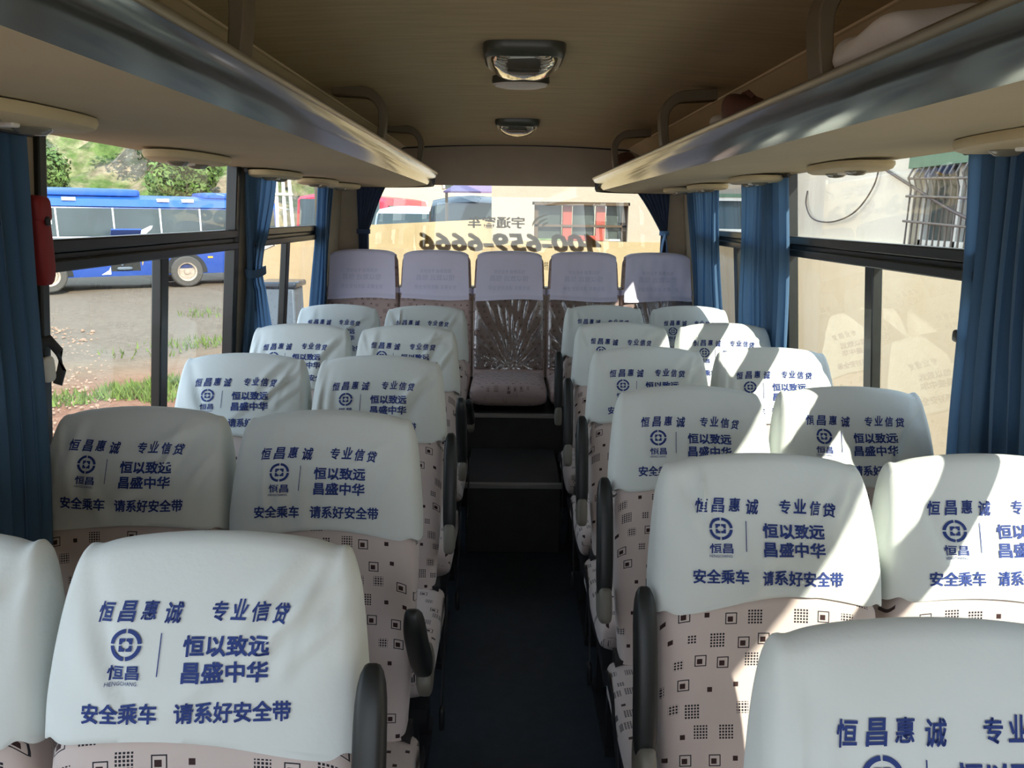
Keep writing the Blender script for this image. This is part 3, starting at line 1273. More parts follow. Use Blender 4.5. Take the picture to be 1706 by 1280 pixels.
q.rbox((0.004, -0.245, -0.20), (0.008, 0.016, 0.035), 4)
belt_mesh = q.mesh('seat_belt', [M['frame_metal']], 60)


def child(name, me, parent, loc=(0, 0, 0), rot=(0, 0, 0)):
    o = bpy.data.objects.new(name, me)
    C.objects.link(o)
    o.parent = parent
    o.location = loc
    o.rotation_euler = rot
    return o


def make_seat(x, ytop, cover_i, arm=None, side=0, rz=0.0, arm_z=0.615):
    """one seat; arm = folded angle from upright (radians) when it has an armrest, side = aisle side"""
    y0 = ytop - S_MAX * math.sin(LEAN)
    root = empty('bus_seat', (x, y0, 0), rz)
    child('backrest', back_mesh, root)
    child('headrest_cover', COVERS[cover_i], root)
    child('cushion', cush_mesh, root)
    child('seat_frame', frame_mesh, root)
    for sx in (-0.15, 0.15):
        child('leg', leg_mesh, root, (sx, 0, 0))
    if arm is not None:
        a = child('armrest', arm_mesh, root, (side * 0.222, -0.005, arm_z), (arm - LEAN, 0, 0))
        child('pivot_cover', pivot_mesh, a, (0, 0.0, 0.0))
        child('seat_belt', belt_mesh, root, (side * 0.214, -0.02, 0.40))
    return root


XL_A, XL_W, XR_A, XR_W = -0.387, -0.802, 0.468, 0.885
Y_L = [0.953, 1.603, 2.262, 2.905, 3.555]
Y_R = [0.740, 1.322, 1.886, 2.475, 3.060, 3.655]
GS = 'white-covered patterned seats in rows'
arms_l = [0.0, 0.95, 0.0, 0.6, 1.3]
cov = [0, 1, 2, 3, 4, 5]
for i, y in enumerate(Y_L):
    o = make_seat(XL_A, y, [0, 1, 2, 3, 4][i], arms_l[i], 1, arm_z=0.70 if i == 0 else 0.615)
    tag(o, 'patterned bus seat with white printed cover, aisle side of ' + ['nearest left row', 'second left row', 'third left row', 'fourth left row', 'left row before the bench'][i], 'bus seat', GS)
    o = make_seat(XL_W, y + (0.015 if i else 0.0), [5, 3, 0, 2, 1][i], None, -1)
    tag(o, ['patterned bus seat with white cover cut by the left edge, nearest left row', 'patterned bus seat with white printed cover, window side of the second left row',
            'patterned bus seat with white printed cover at the window mullion, third left row', 'patterned bus seat with white cover beside the tied blue curtain, fourth left row',
            'patterned bus seat with white cover, window side of left row before the bench'][i], 'bus seat', GS)
for i, y in enumerate(Y_R):
    o = make_seat(XR_A, y, [2, 4, 1, 0, 3, 5][i], 0.0 if i != 5 else 0.05, -1)
    tag(o, 'patterned bus seat with white printed cover, aisle side of ' + ['nearest right row', 'second right row', 'third right row', 'fourth right row', 'fifth right row', 'right row before the bench'][i], 'bus seat', GS)
    if i == 0:
        continue
    o = make_seat(XR_W, y + 0.01, [3, 0, 5, 2, 4, 1][i], None, 1)
    tag(o, ['', 'patterned bus seat with sunlit white cover cut by the right edge, second right row', 'patterned bus seat with shadow-striped white cover, window side of third right row',
            'patterned bus seat with sunlit white cover at the right curtain, fourth right row', 'patterned bus seat with white cover behind the right curtain, fifth right row', 'patterned bus seat with sunlit white cover, window side of right row before the bench'][i], 'bus seat', GS)

# ------------------------------------------------------------------ rear bench seats
Y_BENCH_TOP = 4.47
Z_BB = 0.60


def bench_back():
    mb = MB()
    uvs = []
    rings = []
    ln = R_(13)
    Sb = 0.74
    for i in range(25):
        v = 0.0 + math.sin(PI / 2 * i / 24)
        r = []
        for u, fr in RING:
            a = abs(u)
            w = 0.209 if v < 0.62 else 0.209 - 0.010 * ((v - 0.62) / 0.38) ** 1.2
            st = Sb - 0.012 * a ** 2 - 0.045 * a ** 10
            e = max(0.0, 1 - a ** 6) ** (1 / 6)
            t = max(0.0, 1 - v ** 10) ** 0.5
            n = fr * (0.05 if fr < 0 else 0.045) * e * t
            s = v * st
            r.append((w * u, s * math.sin(ln) + n * math.cos(ln), s * math.cos(ln) - n * math.sin(ln)))
            uvs.append((w * u + (0.7 if fr > 0 else 0), s))
        rings.append(r)
    mb.loft(rings, 0, True, True, True)
    return mb, uvs, ln, Sb


bb, bbuv, BLN, BSB = bench_back()
bench_back_mesh = bb.mesh('backrest', [M['bench']], 60, uvs=bbuv)


def bench_cover(seed, wav):
    """sheer cloth hung over the headrest front with elastic straps at the sides"""
    rnd = random.Random(seed)
    mb = MB()
    nu, nv = 28, 26

    def P(u, s, off):
        a = abs(u)
        w = 0.172 + 0.006 * (1 - s / BSB) * 3
        st = BSB - 0.012 * a ** 2 - 0.02 * a ** 10
        d = 0.056 + off + wav * math.sin(u * 9 + s * 14 + seed) * 0.5 + wav * math.sin(u * 21 - s * 9 + seed * 2) * 0.3
        return (w * u, s * math.sin(BLN) - d * math.cos(BLN), s * math.cos(BLN) + d * math.sin(BLN))
    rows = []
    s0 = 0.445
    for i in range(nv + 1):
        t = i / nv
        r = []
        for j in range(nu + 1):
            u = -1 + 2 * j / nu
            a = abs(u)
            st = BSB + 0.004 - 0.012 * a ** 2 - 0.015 * a ** 10
            h = s0 + 0.006 * math.sin(u * 2.3 + seed)
            s = h + (st - h) * t
            fall = max(0.0, 1 - ((t - 0.90) / 0.10) ** 2) ** 0.5 if t > 0.90 else 1.0
            d = (0.058 + (0.010 if t < 0.05 else 0.0)) * fall
            off = wav * (math.sin(u * 8 + s * 22 + seed) + 0.6 * math.sin(u * 19 - s * 12 + seed * 2)) * (1 - t * 0.7)
            d += off
            x = (0.186 + 0.010 * (1 - t)) * u
            r.append((x, s * math.sin(BLN) - d * math.cos(BLN), s * math.cos(BLN) + d * math.sin(BLN)))
        rows.append(r)
    # carry the cloth over the crown and down the back
    for k, (dn, ds) in enumerate(((0.030, 0.002), (0.052, -0.02), (0.054, -0.12))):
        r = []
        for j in range(nu + 1):
            u = -1 + 2 * j / nu
            a = abs(u)
            s = BSB + 0.004 - 0.012 * a ** 2 - 0.015 * a ** 10 + ds
            r.append((0.186 * u, s * math.sin(BLN) + dn * math.cos(BLN), s * math.cos(BLN) - dn * math.sin(BLN)))
        rows.append(r)
    mb.loft(rows, 0, False)
    # reverse of the print showing faintly through
    for body, x0, x1, z0, z1 in (('恒昌惠诚 专业信贷', -0.09, 0.09, 0.600, 0.622), ('恒以致远 恒昌', -0.11, 0.11, 0.556, 0.590), ('安全乘车 请系好安全带', -0.12, 0.12, 0.505, 0.530)):
        vs, fs = fit_text(body, -1, 1, 0, 1)
        out = []
        for u, v in vs:
            x = (x0 + x1) / 2 - u * (x1 - x0) / 2
            s = z0 + (z1 - z0) * v
            uu = x / 0.175
            t = (s - s0) / (BSB - s0)
            d = 0.0595 + wav * (math.sin(uu * 8 + s * 22 + seed) + 0.6 * math.sin(uu * 19 - s * 12 + seed * 2)) * (1 - t * 0.7)
            out.append((x, s * math.sin(BLN) - d * math.cos(BLN), s * math.cos(BLN) + d * math.sin(BLN)))
        mb.add(out, fs, 1)
    return mb


def strap_mesh():
    mb = MB()
    for sx in (-1, 1):
        pts = []
        for k in range(9):
            a = PI * k / 8
            n = -0.05 * math.cos(a)
            s = 0.50
            pts.append((sx * (0.192 + 0.022 * math.sin(a)), n, s))
        r = []
        for x, n, s in pts:
            r.append([(x, (s + d) * math.sin(BLN) + n * math.cos(BLN), (s + d) * math.cos(BLN) - n * math.sin(BLN)) for d in (-0.016, 0.016)])
        mb.loft(r, 0, False)
    return mb


strap_me = strap_mesh().mesh('strap', [M['sheer']], 60)
bcu, bcuv = make_cushion(0.208, 0.03, -0.42, 0.075, 0.062, 0.03)
bench_cush_mesh = bcu.mesh('cushion', [M['bench']], 60, uvs=bcuv)
bench_x = [-0.845, -0.420, 0.008, 0.440, 0.870]
bl = ['rear bench seat with lilac cover in the left corner by the blue curtain', 'rear bench seat with lilac cover, second from the left curtain', 'middle rear bench seat wrapped in creased clear plastic facing the aisle',
      'rear bench seat with rumpled lilac cover right of the plastic-wrapped one', 'rear bench seat with striped sunlit lilac cover in the right corner']
yb0 = Y_BENCH_TOP - BSB * math.sin(BLN)
for i, x in enumerate(bench_x):
    root = empty('bench_seat', (x, yb0, 0.515))
    tag(root, bl[i], 'bench seat', 'lilac-covered seats of the rear bench')
    child('backrest', bench_back_mesh, root, (0, 0, 0.105))
    child('headrest_cover', bench_cover(i * 3 + 1, [0.0008, 0.0008, 0.0006, 0.0025, 0.004][i]).mesh('headrest_cover', [M['sheer'], M['faint']], 60), root, (0, 0, 0.105))
    child('strap', strap_me, root, (0, 0, 0.105))
    child('cushion', bench_cush_mesh, root)
    if i in (2, 3, 4):
        # clear wrap over the back below the cover, creased towards a gathered point
        mb = MB()
        rows = []
        gx, gs = (0.02, 0.10)
        for a in range(61):
            s = 0.045 + 0.42 * a / 60
            r = []
            for k in range(121):
                u = -1 + 2 * k / 120
                x_ = 0.205 * u
                ang = math.atan2(x_ - gx, s - gs + 0.06)
                rad = math.hypot(x_ - gx, s - gs + 0.06)
                ridge = 0.008 * (1 - abs(math.sin(ang * 22 + 2 * math.sin(ang * 5)))) ** 3 * min(1, rad / 0.08) * (0.55 + 0.45 * math.sin(rad * 31 + ang * 11))
                e = max(0.0, 1 - abs(u) ** 8) ** (1 / 8)
                n = -(0.0525 * e + 0.001 + ridge)
                r.append((x_, s * math.sin(BLN) + n * math.cos(BLN), s * math.cos(BLN) - n * math.sin(BLN)))
            rows.append(r)
        mb.loft(rows, 0, False)
        child('plastic_wrap', mb.mesh('plastic_wrap', [M['film']], 25), root, (0, 0, 0.105))


# ------------------------------------------------------------------ curtains
def curtain(side, y0, y1, z_bot, inset, label, tie=None, pleats=9, amp=0.016, gather=None, name='curtain', mat='curtain', lean=1.0):
    """pleated side curtain; tie = (z, ya, yb) pinches it, gather = (ya, yb) at the hem"""
    root = empty(name, (0, 0, 0))
    rnd = random.Random(int(y0 * 100) + side)
    ph = rnd.uniform(0, 6)
    nu, nv = pleats * 14, 44
    ztop = Z_SOF - 0.004
    g0, g1 = gather or (y0, y1)
    rows_a = []

    def span(z):
        t = (ztop - z) / (ztop - z_bot)
        if tie:
            tz, ta, tb = tie
            if z >= tz:
                k = (ztop - z) / (ztop - tz)
                k = k * k * (3 - 2 * k)
                return y0 + (ta - y0) * k, y1 + (tb - y1) * k
            k = (tz - z) / (tz - z_bot)
            k = min(1, k * 1.6)
            return ta + (g0 - ta) * k, tb + (g1 - tb) * k
        k = t ** 1.2
        return y0 + (g0 - y0) * k, y1 + (g1 - y1) * k
    for i in range(nv + 1):
        z = ztop + (z_bot - ztop) * i / nv
        a0, a1 = span(z)
        wide = (a1 - a0) / (y1 - y0)
        ra = []
        for j in range(nu + 1):
            u = j / nu
            w = math.sin(2 * PI * pleats * (u + 0.02 * math.sin(u * 9 + ph)) + ph + 0.5 * math.sin(z * 3))
            w = math.copysign(abs(w) ** 0.8, w)
            A = amp * (0.75 + 0.25 * i / nv) * (1.0 if wide > 0.6 else 0.8)
            y = a0 + (a1 - a0) * u + 0.006 * math.sin(2 * (2 * PI * pleats * u) + ph)
            x = wallx(side, 1.70 + (z - 1.70) * lean) - side * (inset + A * (1 + w) + 0.006 * math.sin(z * 6 + u * 5 + ph))
            ra.append((x, y, z))
        rows_a.append(ra)
    mb = MB()
    mb.loft(rows_a, 0, False)
    mb.build('curtain_panel', M[mat], root, sharp=80)
    mb = MB()
    mb.tube([(wallx(side, 1.70) - side * (inset + 0.018), y0 - 0.02, 1.704), (wallx(side, 1.70) - side * (inset + 0.018), y1 + 0.02, 1.704)], 0.008, 8)
    mb.build('rail', M['dark_trim'], root)
    if tie:
        tz, ta, tb = tie
        xi = wallx(side, tz)
        loop = []
        for k in range(25):
            a = 2 * PI * k / 24
            loop.append((xi - side * (inset + amp + 0.004) + (amp + 0.012) * math.cos(a), (ta + tb) / 2 + ((tb - ta) / 2 + 0.012) * math.sin(a), tz + 0.004 * math.sin(2 * a)))
        mb = MB()
        rings = [[(x, y, z - 0.016), (x, y, z + 0.016)] for x, y, z in loop]
        mb.loft(rings, 0, False)
        mb.build('tie_band', M[mat], root)
    tag(root, label, 'curtain', 'blue curtains at the side windows')
    return root


curtain(-1, 0.95, 1.625, 0.86, 0.012, 'blue pleated curtain filling the left edge, nearest on the left', pleats=13, gather=(0.95, 1.47), lean=-0.35)
curtain(-1, 2.975, 3.36, 0.80, 0.012, 'blue curtain tied with a band at the left window pillar', tie=(1.31, 3.02, 3.20), pleats=6, gather=(2.99, 3.40))
curtain(-1, 4.10, 4.40, 0.80, 0.012, 'straight blue curtain at the rear left, beside the bench', pleats=6, gather=(4.10, 4.38))
curtain(1, 1.41, 1.775, 0.72, 0.012, 'blue pleated curtain filling the right edge, nearest on the right', pleats=8, gather=(1.41, 1.81))
curtain(1, 2.85, 3.40, 0.80, 0.04, 'blue curtain with sunlit edge on the right window pillar', pleats=9, gather=(2.93, 3.46))
curtain(1, 3.84, 4.45, 0.85, 0.035, 'blue curtain streaked with sun at the rear right, beside the bench', pleats=12, gather=(3.86, 4.36))


def drape(x0, x1, xt0, xt1, ztie, xb0, xb1, label, tie_mat):
    """a dark drape across the rear window, swept to the side and tied"""
    root = empty('rear_drape', (0, 0, 0))
    ztop, zb = 1.722, 1.22
    nu, nv, pl = 90, 36, 7
    ra, rb = [], []
    for i in range(nv + 1):
        z = ztop + (zb - ztop) * i / nv
        if z > ztie:
            k = (ztop - z) / (ztop - ztie)
            k0 = k ** 0.8
            a, c = x0 + (xt0 - x0) * k0, x1 + (xt1 - x1) * k0
        else:
            k = (ztie - z) / (ztie - zb)
            a, c = xt0 + (xb0 - xt0) * k, xt1 + (xb1 - xt1) * k
        r1, r2 = [], []
        for j in range(nu + 1):
            u = j / nu
            w = math.sin(2 * PI * pl * u + 0.8 * math.sin(z * 8))
            y = 4.76 - 0.010 * (1 + w) - 0.01
            r1.append((a + (c - a) * u, y, z))
            r2.append((a + (c - a) * u, y - 0.003, z))
        ra.append(r1)
        rb.append(r2)
    mb = MB()
    mb.loft(ra, 0, False)
    mb.loft([list(reversed(r)) for r in rb], 0, False)
    mb.build('drape_panel', M['drape'], root, sharp=80)
    mb = MB()
    xm, hw = (xt0 + xt1) / 2, abs(xt1 - xt0) / 2 + 0.01
    loop = [(xm + hw * math.cos(2 * PI * k / 20), 4.74 + 0.026 * math.sin(2 * PI * k / 20), ztie) for k in range(21)]
    mb.loft([[(x, y, z - 0.014), (x, y, z + 0.014)] for x, y, z in loop], 0, False)
    if tie_mat == 'tie':
        for sx in (-0.02, 0.02):
            mb.tube([(xm, 4.712, ztie), (xm + sx * 0.6, 4.708, ztie - 0.06), (xm + sx, 4.71, ztie - 0.16)], 0.02, 8, flat=(0.018, 0.005))
    mb.build('tie_band', M[tie_mat], root)
    tag(root, label, 'drape', 'dark drapes at the rear window')
    return root


drape(-0.93, -0.74, -0.93, -0.865, 1.44, -0.93, -0.87, 'dark navy drape swept aside at the left of the rear window', 'drape')
drape(0.75, 0.985, 0.945, 0.985, 1.45, 0.945, 0.99, 'dark drape with pale blue tie at the right of the rear window', 'tie')

# ------------------------------------------------------------------ small things inside
root = empty('emergency_kit_pouch', (wl(1.52) + 0.0, 1.665, 1.385))
tag(root, 'small dark red pouch hanging on the left window post beside the nearest curtain', 'pouch')
q = MB()
q.rbox((0.024, 0.0, 0.095), (0.022, 0.026, 0.095), 4)
q.build('body', M['red'], root)
q = MB()
q.rbox((0.025, -0.0, 0.165), (0.025, 0.029, 0.030), 4)
q.build('flap', M['red'], root)
q = MB()
q.rbox((0.049, 0.0, 0.14), (0.004, 0.008, 0.010), 3)
q.build('clasp', M['frame_metal'], root)
root = empty('belt_loop', (wl(1.2) + 0.005, 1.70, 1.17))
tag(root, 'black strap loop with a white clip by the left window sill, beside the curtain', 'strap')
q = MB()
q.tube([(0.01, -0.03, 0.08), (0.02, 0.01, 0.085), (0.024, 0.035, 0.055), (0.024, 0.035, 0.01), (0.02, 0.02, -0.02)], 0.01, 8, flat=(0.004, 0.014))
q.build('webbing', M['frame_metal'], root)
q = MB()
q.rbox((0.015, 0.0, 0.02), (0.008, 0.02, 0.03), 4)
q.build('clip', M['white'], root)


def blob(name, loc, h, mat, label, cat, seed, lump=0.12):
    root = empty(name, loc)
    rnd = random.Random(seed)
    q = MB()
    q.rbox((0, 0, h[2]), h, 3.0, 40, 20)
    ph = [rnd.uniform(0, 6) for _ in range(6)]
    q.v = [(x * (1 + lump * math.sin(y * 30 + ph[0]) * math.sin(z * 40 + ph[1])), y * (1 + lump * math.sin(x * 33 + ph[2])),
            max(0.0, z * (1 + lump * math.sin(x * 26 + ph[3]) + lump * math.sin(y * 38 + ph[4])))) for x, y, z in q.v]
    q.build('bag_body', mat, root, sharp=80)
    q = MB()
    q.tube([(h[0] * 0.2, -h[1] * 0.5, h[2] * 1.7), (0.0, -h[1] * 0.2, h[2] * 2.05), (-h[0] * 0.1, h[1] * 0.2, h[2] * 2.0), (h[0] * 0.2, h[1] * 0.5, h[2] * 1.7)], 0.006, 8)
    q.build('bag_handle', mat, root)
    tag(root, label, cat)
    return root


blob('cloth_bag', (0.575, 1.17, 1.764), (0.08, 0.11, 0.034), M['bag'], 'crumpled white cloth bag lying on the right luggage rack beside the first bracket', 'bag', 5)
blob('brown_pouch', (0.575, 1.93, 1.760), (0.05, 0.055, 0.042), M['brownbag'], 'small dark brown pouch lying on the right luggage rack', 'bag', 8)
blob('white_pouch', (0.585, 2.08, 1.760), (0.05, 0.07, 0.030), M['bag'], 'small white bundle beside the brown pouch on the right rack', 'bag', 9)
blob('rear_pouch', (0.56, 3.78, 1.760), (0.05, 0.06, 0.040), M['brownbag'], 'small brown bundle at the rear end of the right rack', 'bag', 12)

# ------------------------------------------------------------------ outside: ground and walls
ZG = -0.90
b = MB()
n = 60
rows = []
for i in range(n + 1):
    y = -12 + 72 * i / n
    rows.append([(x, y, ZG + 0.05 * math.sin(x * 1.3 + y * 0.7) * math.sin(y * 0.9) - 0.03) for x in [(-60 + 72 * j / 90) for j in range(91)]])
b.loft(rows, 0, False)
tag(b.build('ground', M['ground']), kind='structure')

# right-hand building wall along the bus
XW = 3.3
b = MB()
b.box(XW, XW + 0.3, -6, 9.3, ZG, 1.33)
tag(b.build('wall_yard_plinth', M['plinth']), kind='structure')
b = MB()
b.box(XW + 0.03, XW + 0.3, -6, 5.35, 1.33, 3.0)
b.box(XW + 0.03, XW + 0.3, 6.35, 9.3, 1.33, 3.0)
b.box(XW + 0.03, XW + 0.3, 5.35, 6.35, 2.25, 3.0)
b.box(XW - 0.02, XW + 0.05, -6, 9.3, 1.315, 1.345)
tag(b.build('wall_yard_right', M['yard_wall']), kind='structure')
root = empty('barred_window', (XW + 0.03, 5.85, 1.34))
tag(root, 'weathered house window behind slanted metal bars and green lintel, outside on the right wall', 'barred window')
b = MB()
b.box(0.14, 0.16, -0.5, 0.5, 0.0, 0.92)
b.build('pane', M['dark_pane'], root)
b = MB()
for y in (-0.48, 0.0, 0.48):
    b.box(0.08, 0.15, y - 0.03, y + 0.03, 0.0, 0.92)
b.box(0.08, 0.15, -0.5, 0.5, 0.0, 0.05)
b.build('window_frame', M['pole_white'], root)
b = MB()
b.box(-0.04, 0.06, -0.56, 0.56, 0.62, 0.80)
b.build('lintel', M['green_trim'], root)
for k in range(12):
    y = -0.46 + 0.92 * k / 11
    q = MB()
    q.tube([(-0.05, y, 0.0), (-0.05, y, 0.45), (-0.07, y + 0.02, 0.55), (-0.02, y + 0.04, 0.64)], 0.009, 8)
    q.build('bar', M['bar'], root)
q = MB()
for z in (0.16, 0.36, 0.50):
    q.tube([(-0.06, -0.5, z), (-0.06, 0.5, z + 0.04)], 0.010, 8)
q.build('cross_rail', M['bar'], root)


def cable(pts, r, name, label):
    q = MB()
    P = []
    for i in range(len(pts) - 1):
        p0, p1, p2, p3 = (Vector(pts[max(0, min(len(pts) - 1, k))]) for k in (i - 1, i, i + 1, i + 2))
        for k in range(8):
            t = k / 8
            P.append(0.5 * ((2 * p1) + (p2 - p0) * t + (2 * p0 - 5 * p1 + 4 * p2 - p3) * t * t + (3 * p1 - p0 - 3 * p2 + p3) * t ** 3))
    P.append(Vector(pts[-1]))
    q.tube(P, r, 6)
    tag(q.build(name, M['cable']), label, 'cable')


# ------------------------------------------------------------------ outside: rear building and parapet
YB = 9.0
b = MB()
wx0, wx1, wz0, wz1 = 0.30, 1.40, 1.26, 1.70
b.box(-0.20, wx0, YB, YB + 0.3, 1.25, 3.2)
b.box(wx1, XW + 0.3, YB, YB + 0.3, 1.25, 3.2)
b.box(wx0, wx1, YB, YB + 0.3, wz1, 3.2)
b.box(-0.20, -0.0, YB + 0.3, YB + 3.2, 1.25, 3.2)
tag(b.build('wall_yard_rear', M['rear_wall']), kind='structure')
b = MB()
b.box(-0.20, XW + 0.3, YB - 0.03, YB + 0.3, ZG, 1.255)
tag(b.build('wall_yard_rear_plinth', M['rear_plinth']), kind='structure')
root = empty('casement_window', ((wx0 + wx1) / 2, YB + 0.1, wz0))
tag(root, 'three-pane house window with red brown posts in the wall behind the bus', 'house window')
hw, hh = (wx1 - wx0) / 2, wz1 - wz0
for x0, x1 in ((-hw, -0.20), (-0.11, 0.19), (0.29, hw)):
    b = MB()
    b.box(x0 + 0.02, x1 - 0.02, 0.05, 0.06, 0.02, hh - 0.02)
    b.build('pane', M['dark_pane'], root)
b = MB()
for x in (-0.155, 0.24):
    b.box(x - 0.055, x + 0.055, 0.0, 0.08, 0.0, hh)
b.box(-0.11, 0.19, 0.0, 0.07, 0.0, 0.06)
b.build('post', M['red_wood'], root, bevel=0.005)
b = MB()
b.box(-hw - 0.03, hw + 0.02, -0.10, 0.05, hh - 0.035, hh + 0.01)
b.box(hw - 0.06, hw, -0.02, 0.07, 0.0, hh)
b.box(-hw, -hw + 0.05, -0.02, 0.07, 0.0, hh)
b.build('lintel', M['dark_wood'], root, bevel=0.005)
b = MB()
b.box(-hw, hw, -0.02, 0.05, 0.16, 0.185)
b.build('glazing_bar', M['dark_wood'], root)
root = empty('small_house_window', (2.58, YB - 0.0, 1.38))
tag(root, 'small white framed window in the far wall seen between the right curtains', 'house window')
b = MB()
b.box(-0.17, 0.17, -0.02, 0.02, 0.03, 0.37)
b.build('pane', M['coach_glass'], root)
b = MB()
for x0, x1, z0, z1 in ((-0.2, -0.16, 0, 0.4), (0.16, 0.2, 0, 0.4), (-0.2, 0.2, 0, 0.04), (-0.2, 0.2, 0.36, 0.4)):
    b.box(x0, x1, -0.04, 0.03, z0, z1)
b.build('window_frame', M['pole_white'], root)
b = MB()
b.box(-0.26, 0.26, -0.05, 0.02, 0.40, 0.44)
b.build('lintel', M['green_trim'], root)

# sloping concrete parapet left of the building
b = MB()
vs = []
for y in (YB - 0.05, YB + 0.2):
    vs += [(-2.6, y, ZG), (-0.20, y, ZG), (-0.20, y, 1.50), (-2.6, y, 1.36)]
b.add(vs, [(0, 1, 2, 3), (7, 6, 5, 4), (3, 2, 6, 7), (0, 3, 7, 4), (1, 5, 6, 2)])
b.box(-2.6, -0.2, YB - 0.10, YB - 0.04, ZG, 1.16)
tag(b.build('wall_yard_parapet', M['rear_plinth']), kind='structure')
# continuing low wall that shows through the rear left window
b = MB()
b.box(-2.95, -2.6, YB - 0.1, YB + 0.15, ZG, 1.27)
tag(b.build('wall_yard_left', M['rear_plinth']), kind='structure')
root = empty('steel_cabinet', (-2.28, 7.6, ZG))
tag(root, 'blue grey steel cabinet standing by the yard wall, seen through the rear left window', 'cabinet')
b = MB()
b.box(-0.17, 0.17, -0.17, 0.17, 0.05, 1.72)
b.build('body', M['bin'], root, bevel=0.02)
b = MB()
b.box(-0.20, 0.20, -0.20, 0.20, 1.72, 1.78)
b.build('lid', M['van_black'], root, bevel=0.02)
b = MB()
b.tube([(-0.24, 0, 0.0), (-0.24, 0, 2.05), (-0.05, 0, 2.15)], 0.03, 10)
b.build('pipe', M['pole_white'], root)

# far pale building
b = MB()
b.box(-6.5, 1.0, 30, 34, ZG, 8.0)
tag(b.build('wall_far_house', M['far_wall']), kind='structure')
root = empty('far_window', (-2.05, 29.97, 2.52))
tag(root, 'small white framed window high on the far pale building behind the vans', 'house window')
b = MB()
b.box(-0.5, 0.5, 0.0, 0.02, 0.0, 1.0)
b.build('pane', M['dark_pane'], root)
b = MB()
for x0, x1 in ((-0.5, -0.42), (-0.04, 0.04), (0.42, 0.5)):
    b.box(x0, x1, -0.04, 0.02, 0.0, 1.0)
b.build('window_frame', M['pole_white'], root)
root = empty('purple_awning', (-0.75, 13.0, 1.93))
tag(root, 'faded purple awning above the black van beyond the parapet', 'awning')
b = MB()
b.add([(-0.35, 0, 0.0), (0.75, 0, 0.0), (0.75, 1.4, 0.35), (0.1, 1.4, 0.35), (-0.35, 0, -0.03), (0.75, 0, -0.03), (0.75, 1.4, 0.32), (0.1, 1.4, 0.32)],
      [(0, 1, 2, 3), (7, 6, 5, 4), (0, 4, 5, 1), (1, 5, 6, 2), (2, 6, 7, 3), (3, 7, 4, 0)])
b.build('canopy', M['purple'], root)
for x in (-0.3, 0.7):
    b = MB()
    b.tube([(x, 0.03, 0.0), (x, 0.03, ZG - 1.93)], 0.025, 8)
    b.build('post', M['bar'], root)


# ------------------------------------------------------------------ outside: vehicles
def wheel(parent, loc, r, w, rim='rim', axis='y'):
    T = Matrix.Translation(loc) @ Matrix.Rotation(R_(90), 4, 'X')
    q = MB()
    q.lathe([(r * 0.62, -w / 2), (r * 0.92, -w / 2), (r, -w * 0.36), (r, w * 0.36), (r * 0.92, w / 2), (r * 0.62, w / 2), (r * 0.60, 0.0)], T, 32)
    o = q.build('wheel', M['tyre'], parent)
    q = MB()
    q.lathe([(0.0, w * 0.30), (r * 0.18, w * 0.30), (r * 0.20, w * 0.10), (r * 0.44, w * 0.05), (r * 0.52, w * 0.40), (r * 0.62, w * 0.46), (r * 0.62, w * 0.2)], T, 32)
    for k in range(8):
        a = 2 * PI * k / 8
        q.rbox((0, 0, 0), (r * 0.05, r * 0.05, w * 0.06), 3, 8, 4, T=T @ Matrix.Translation((r * 0.31 * math.cos(a), r * 0.31 * math.sin(a), w * 0.12)))
    q.build('rim', M[rim], o)
    return o


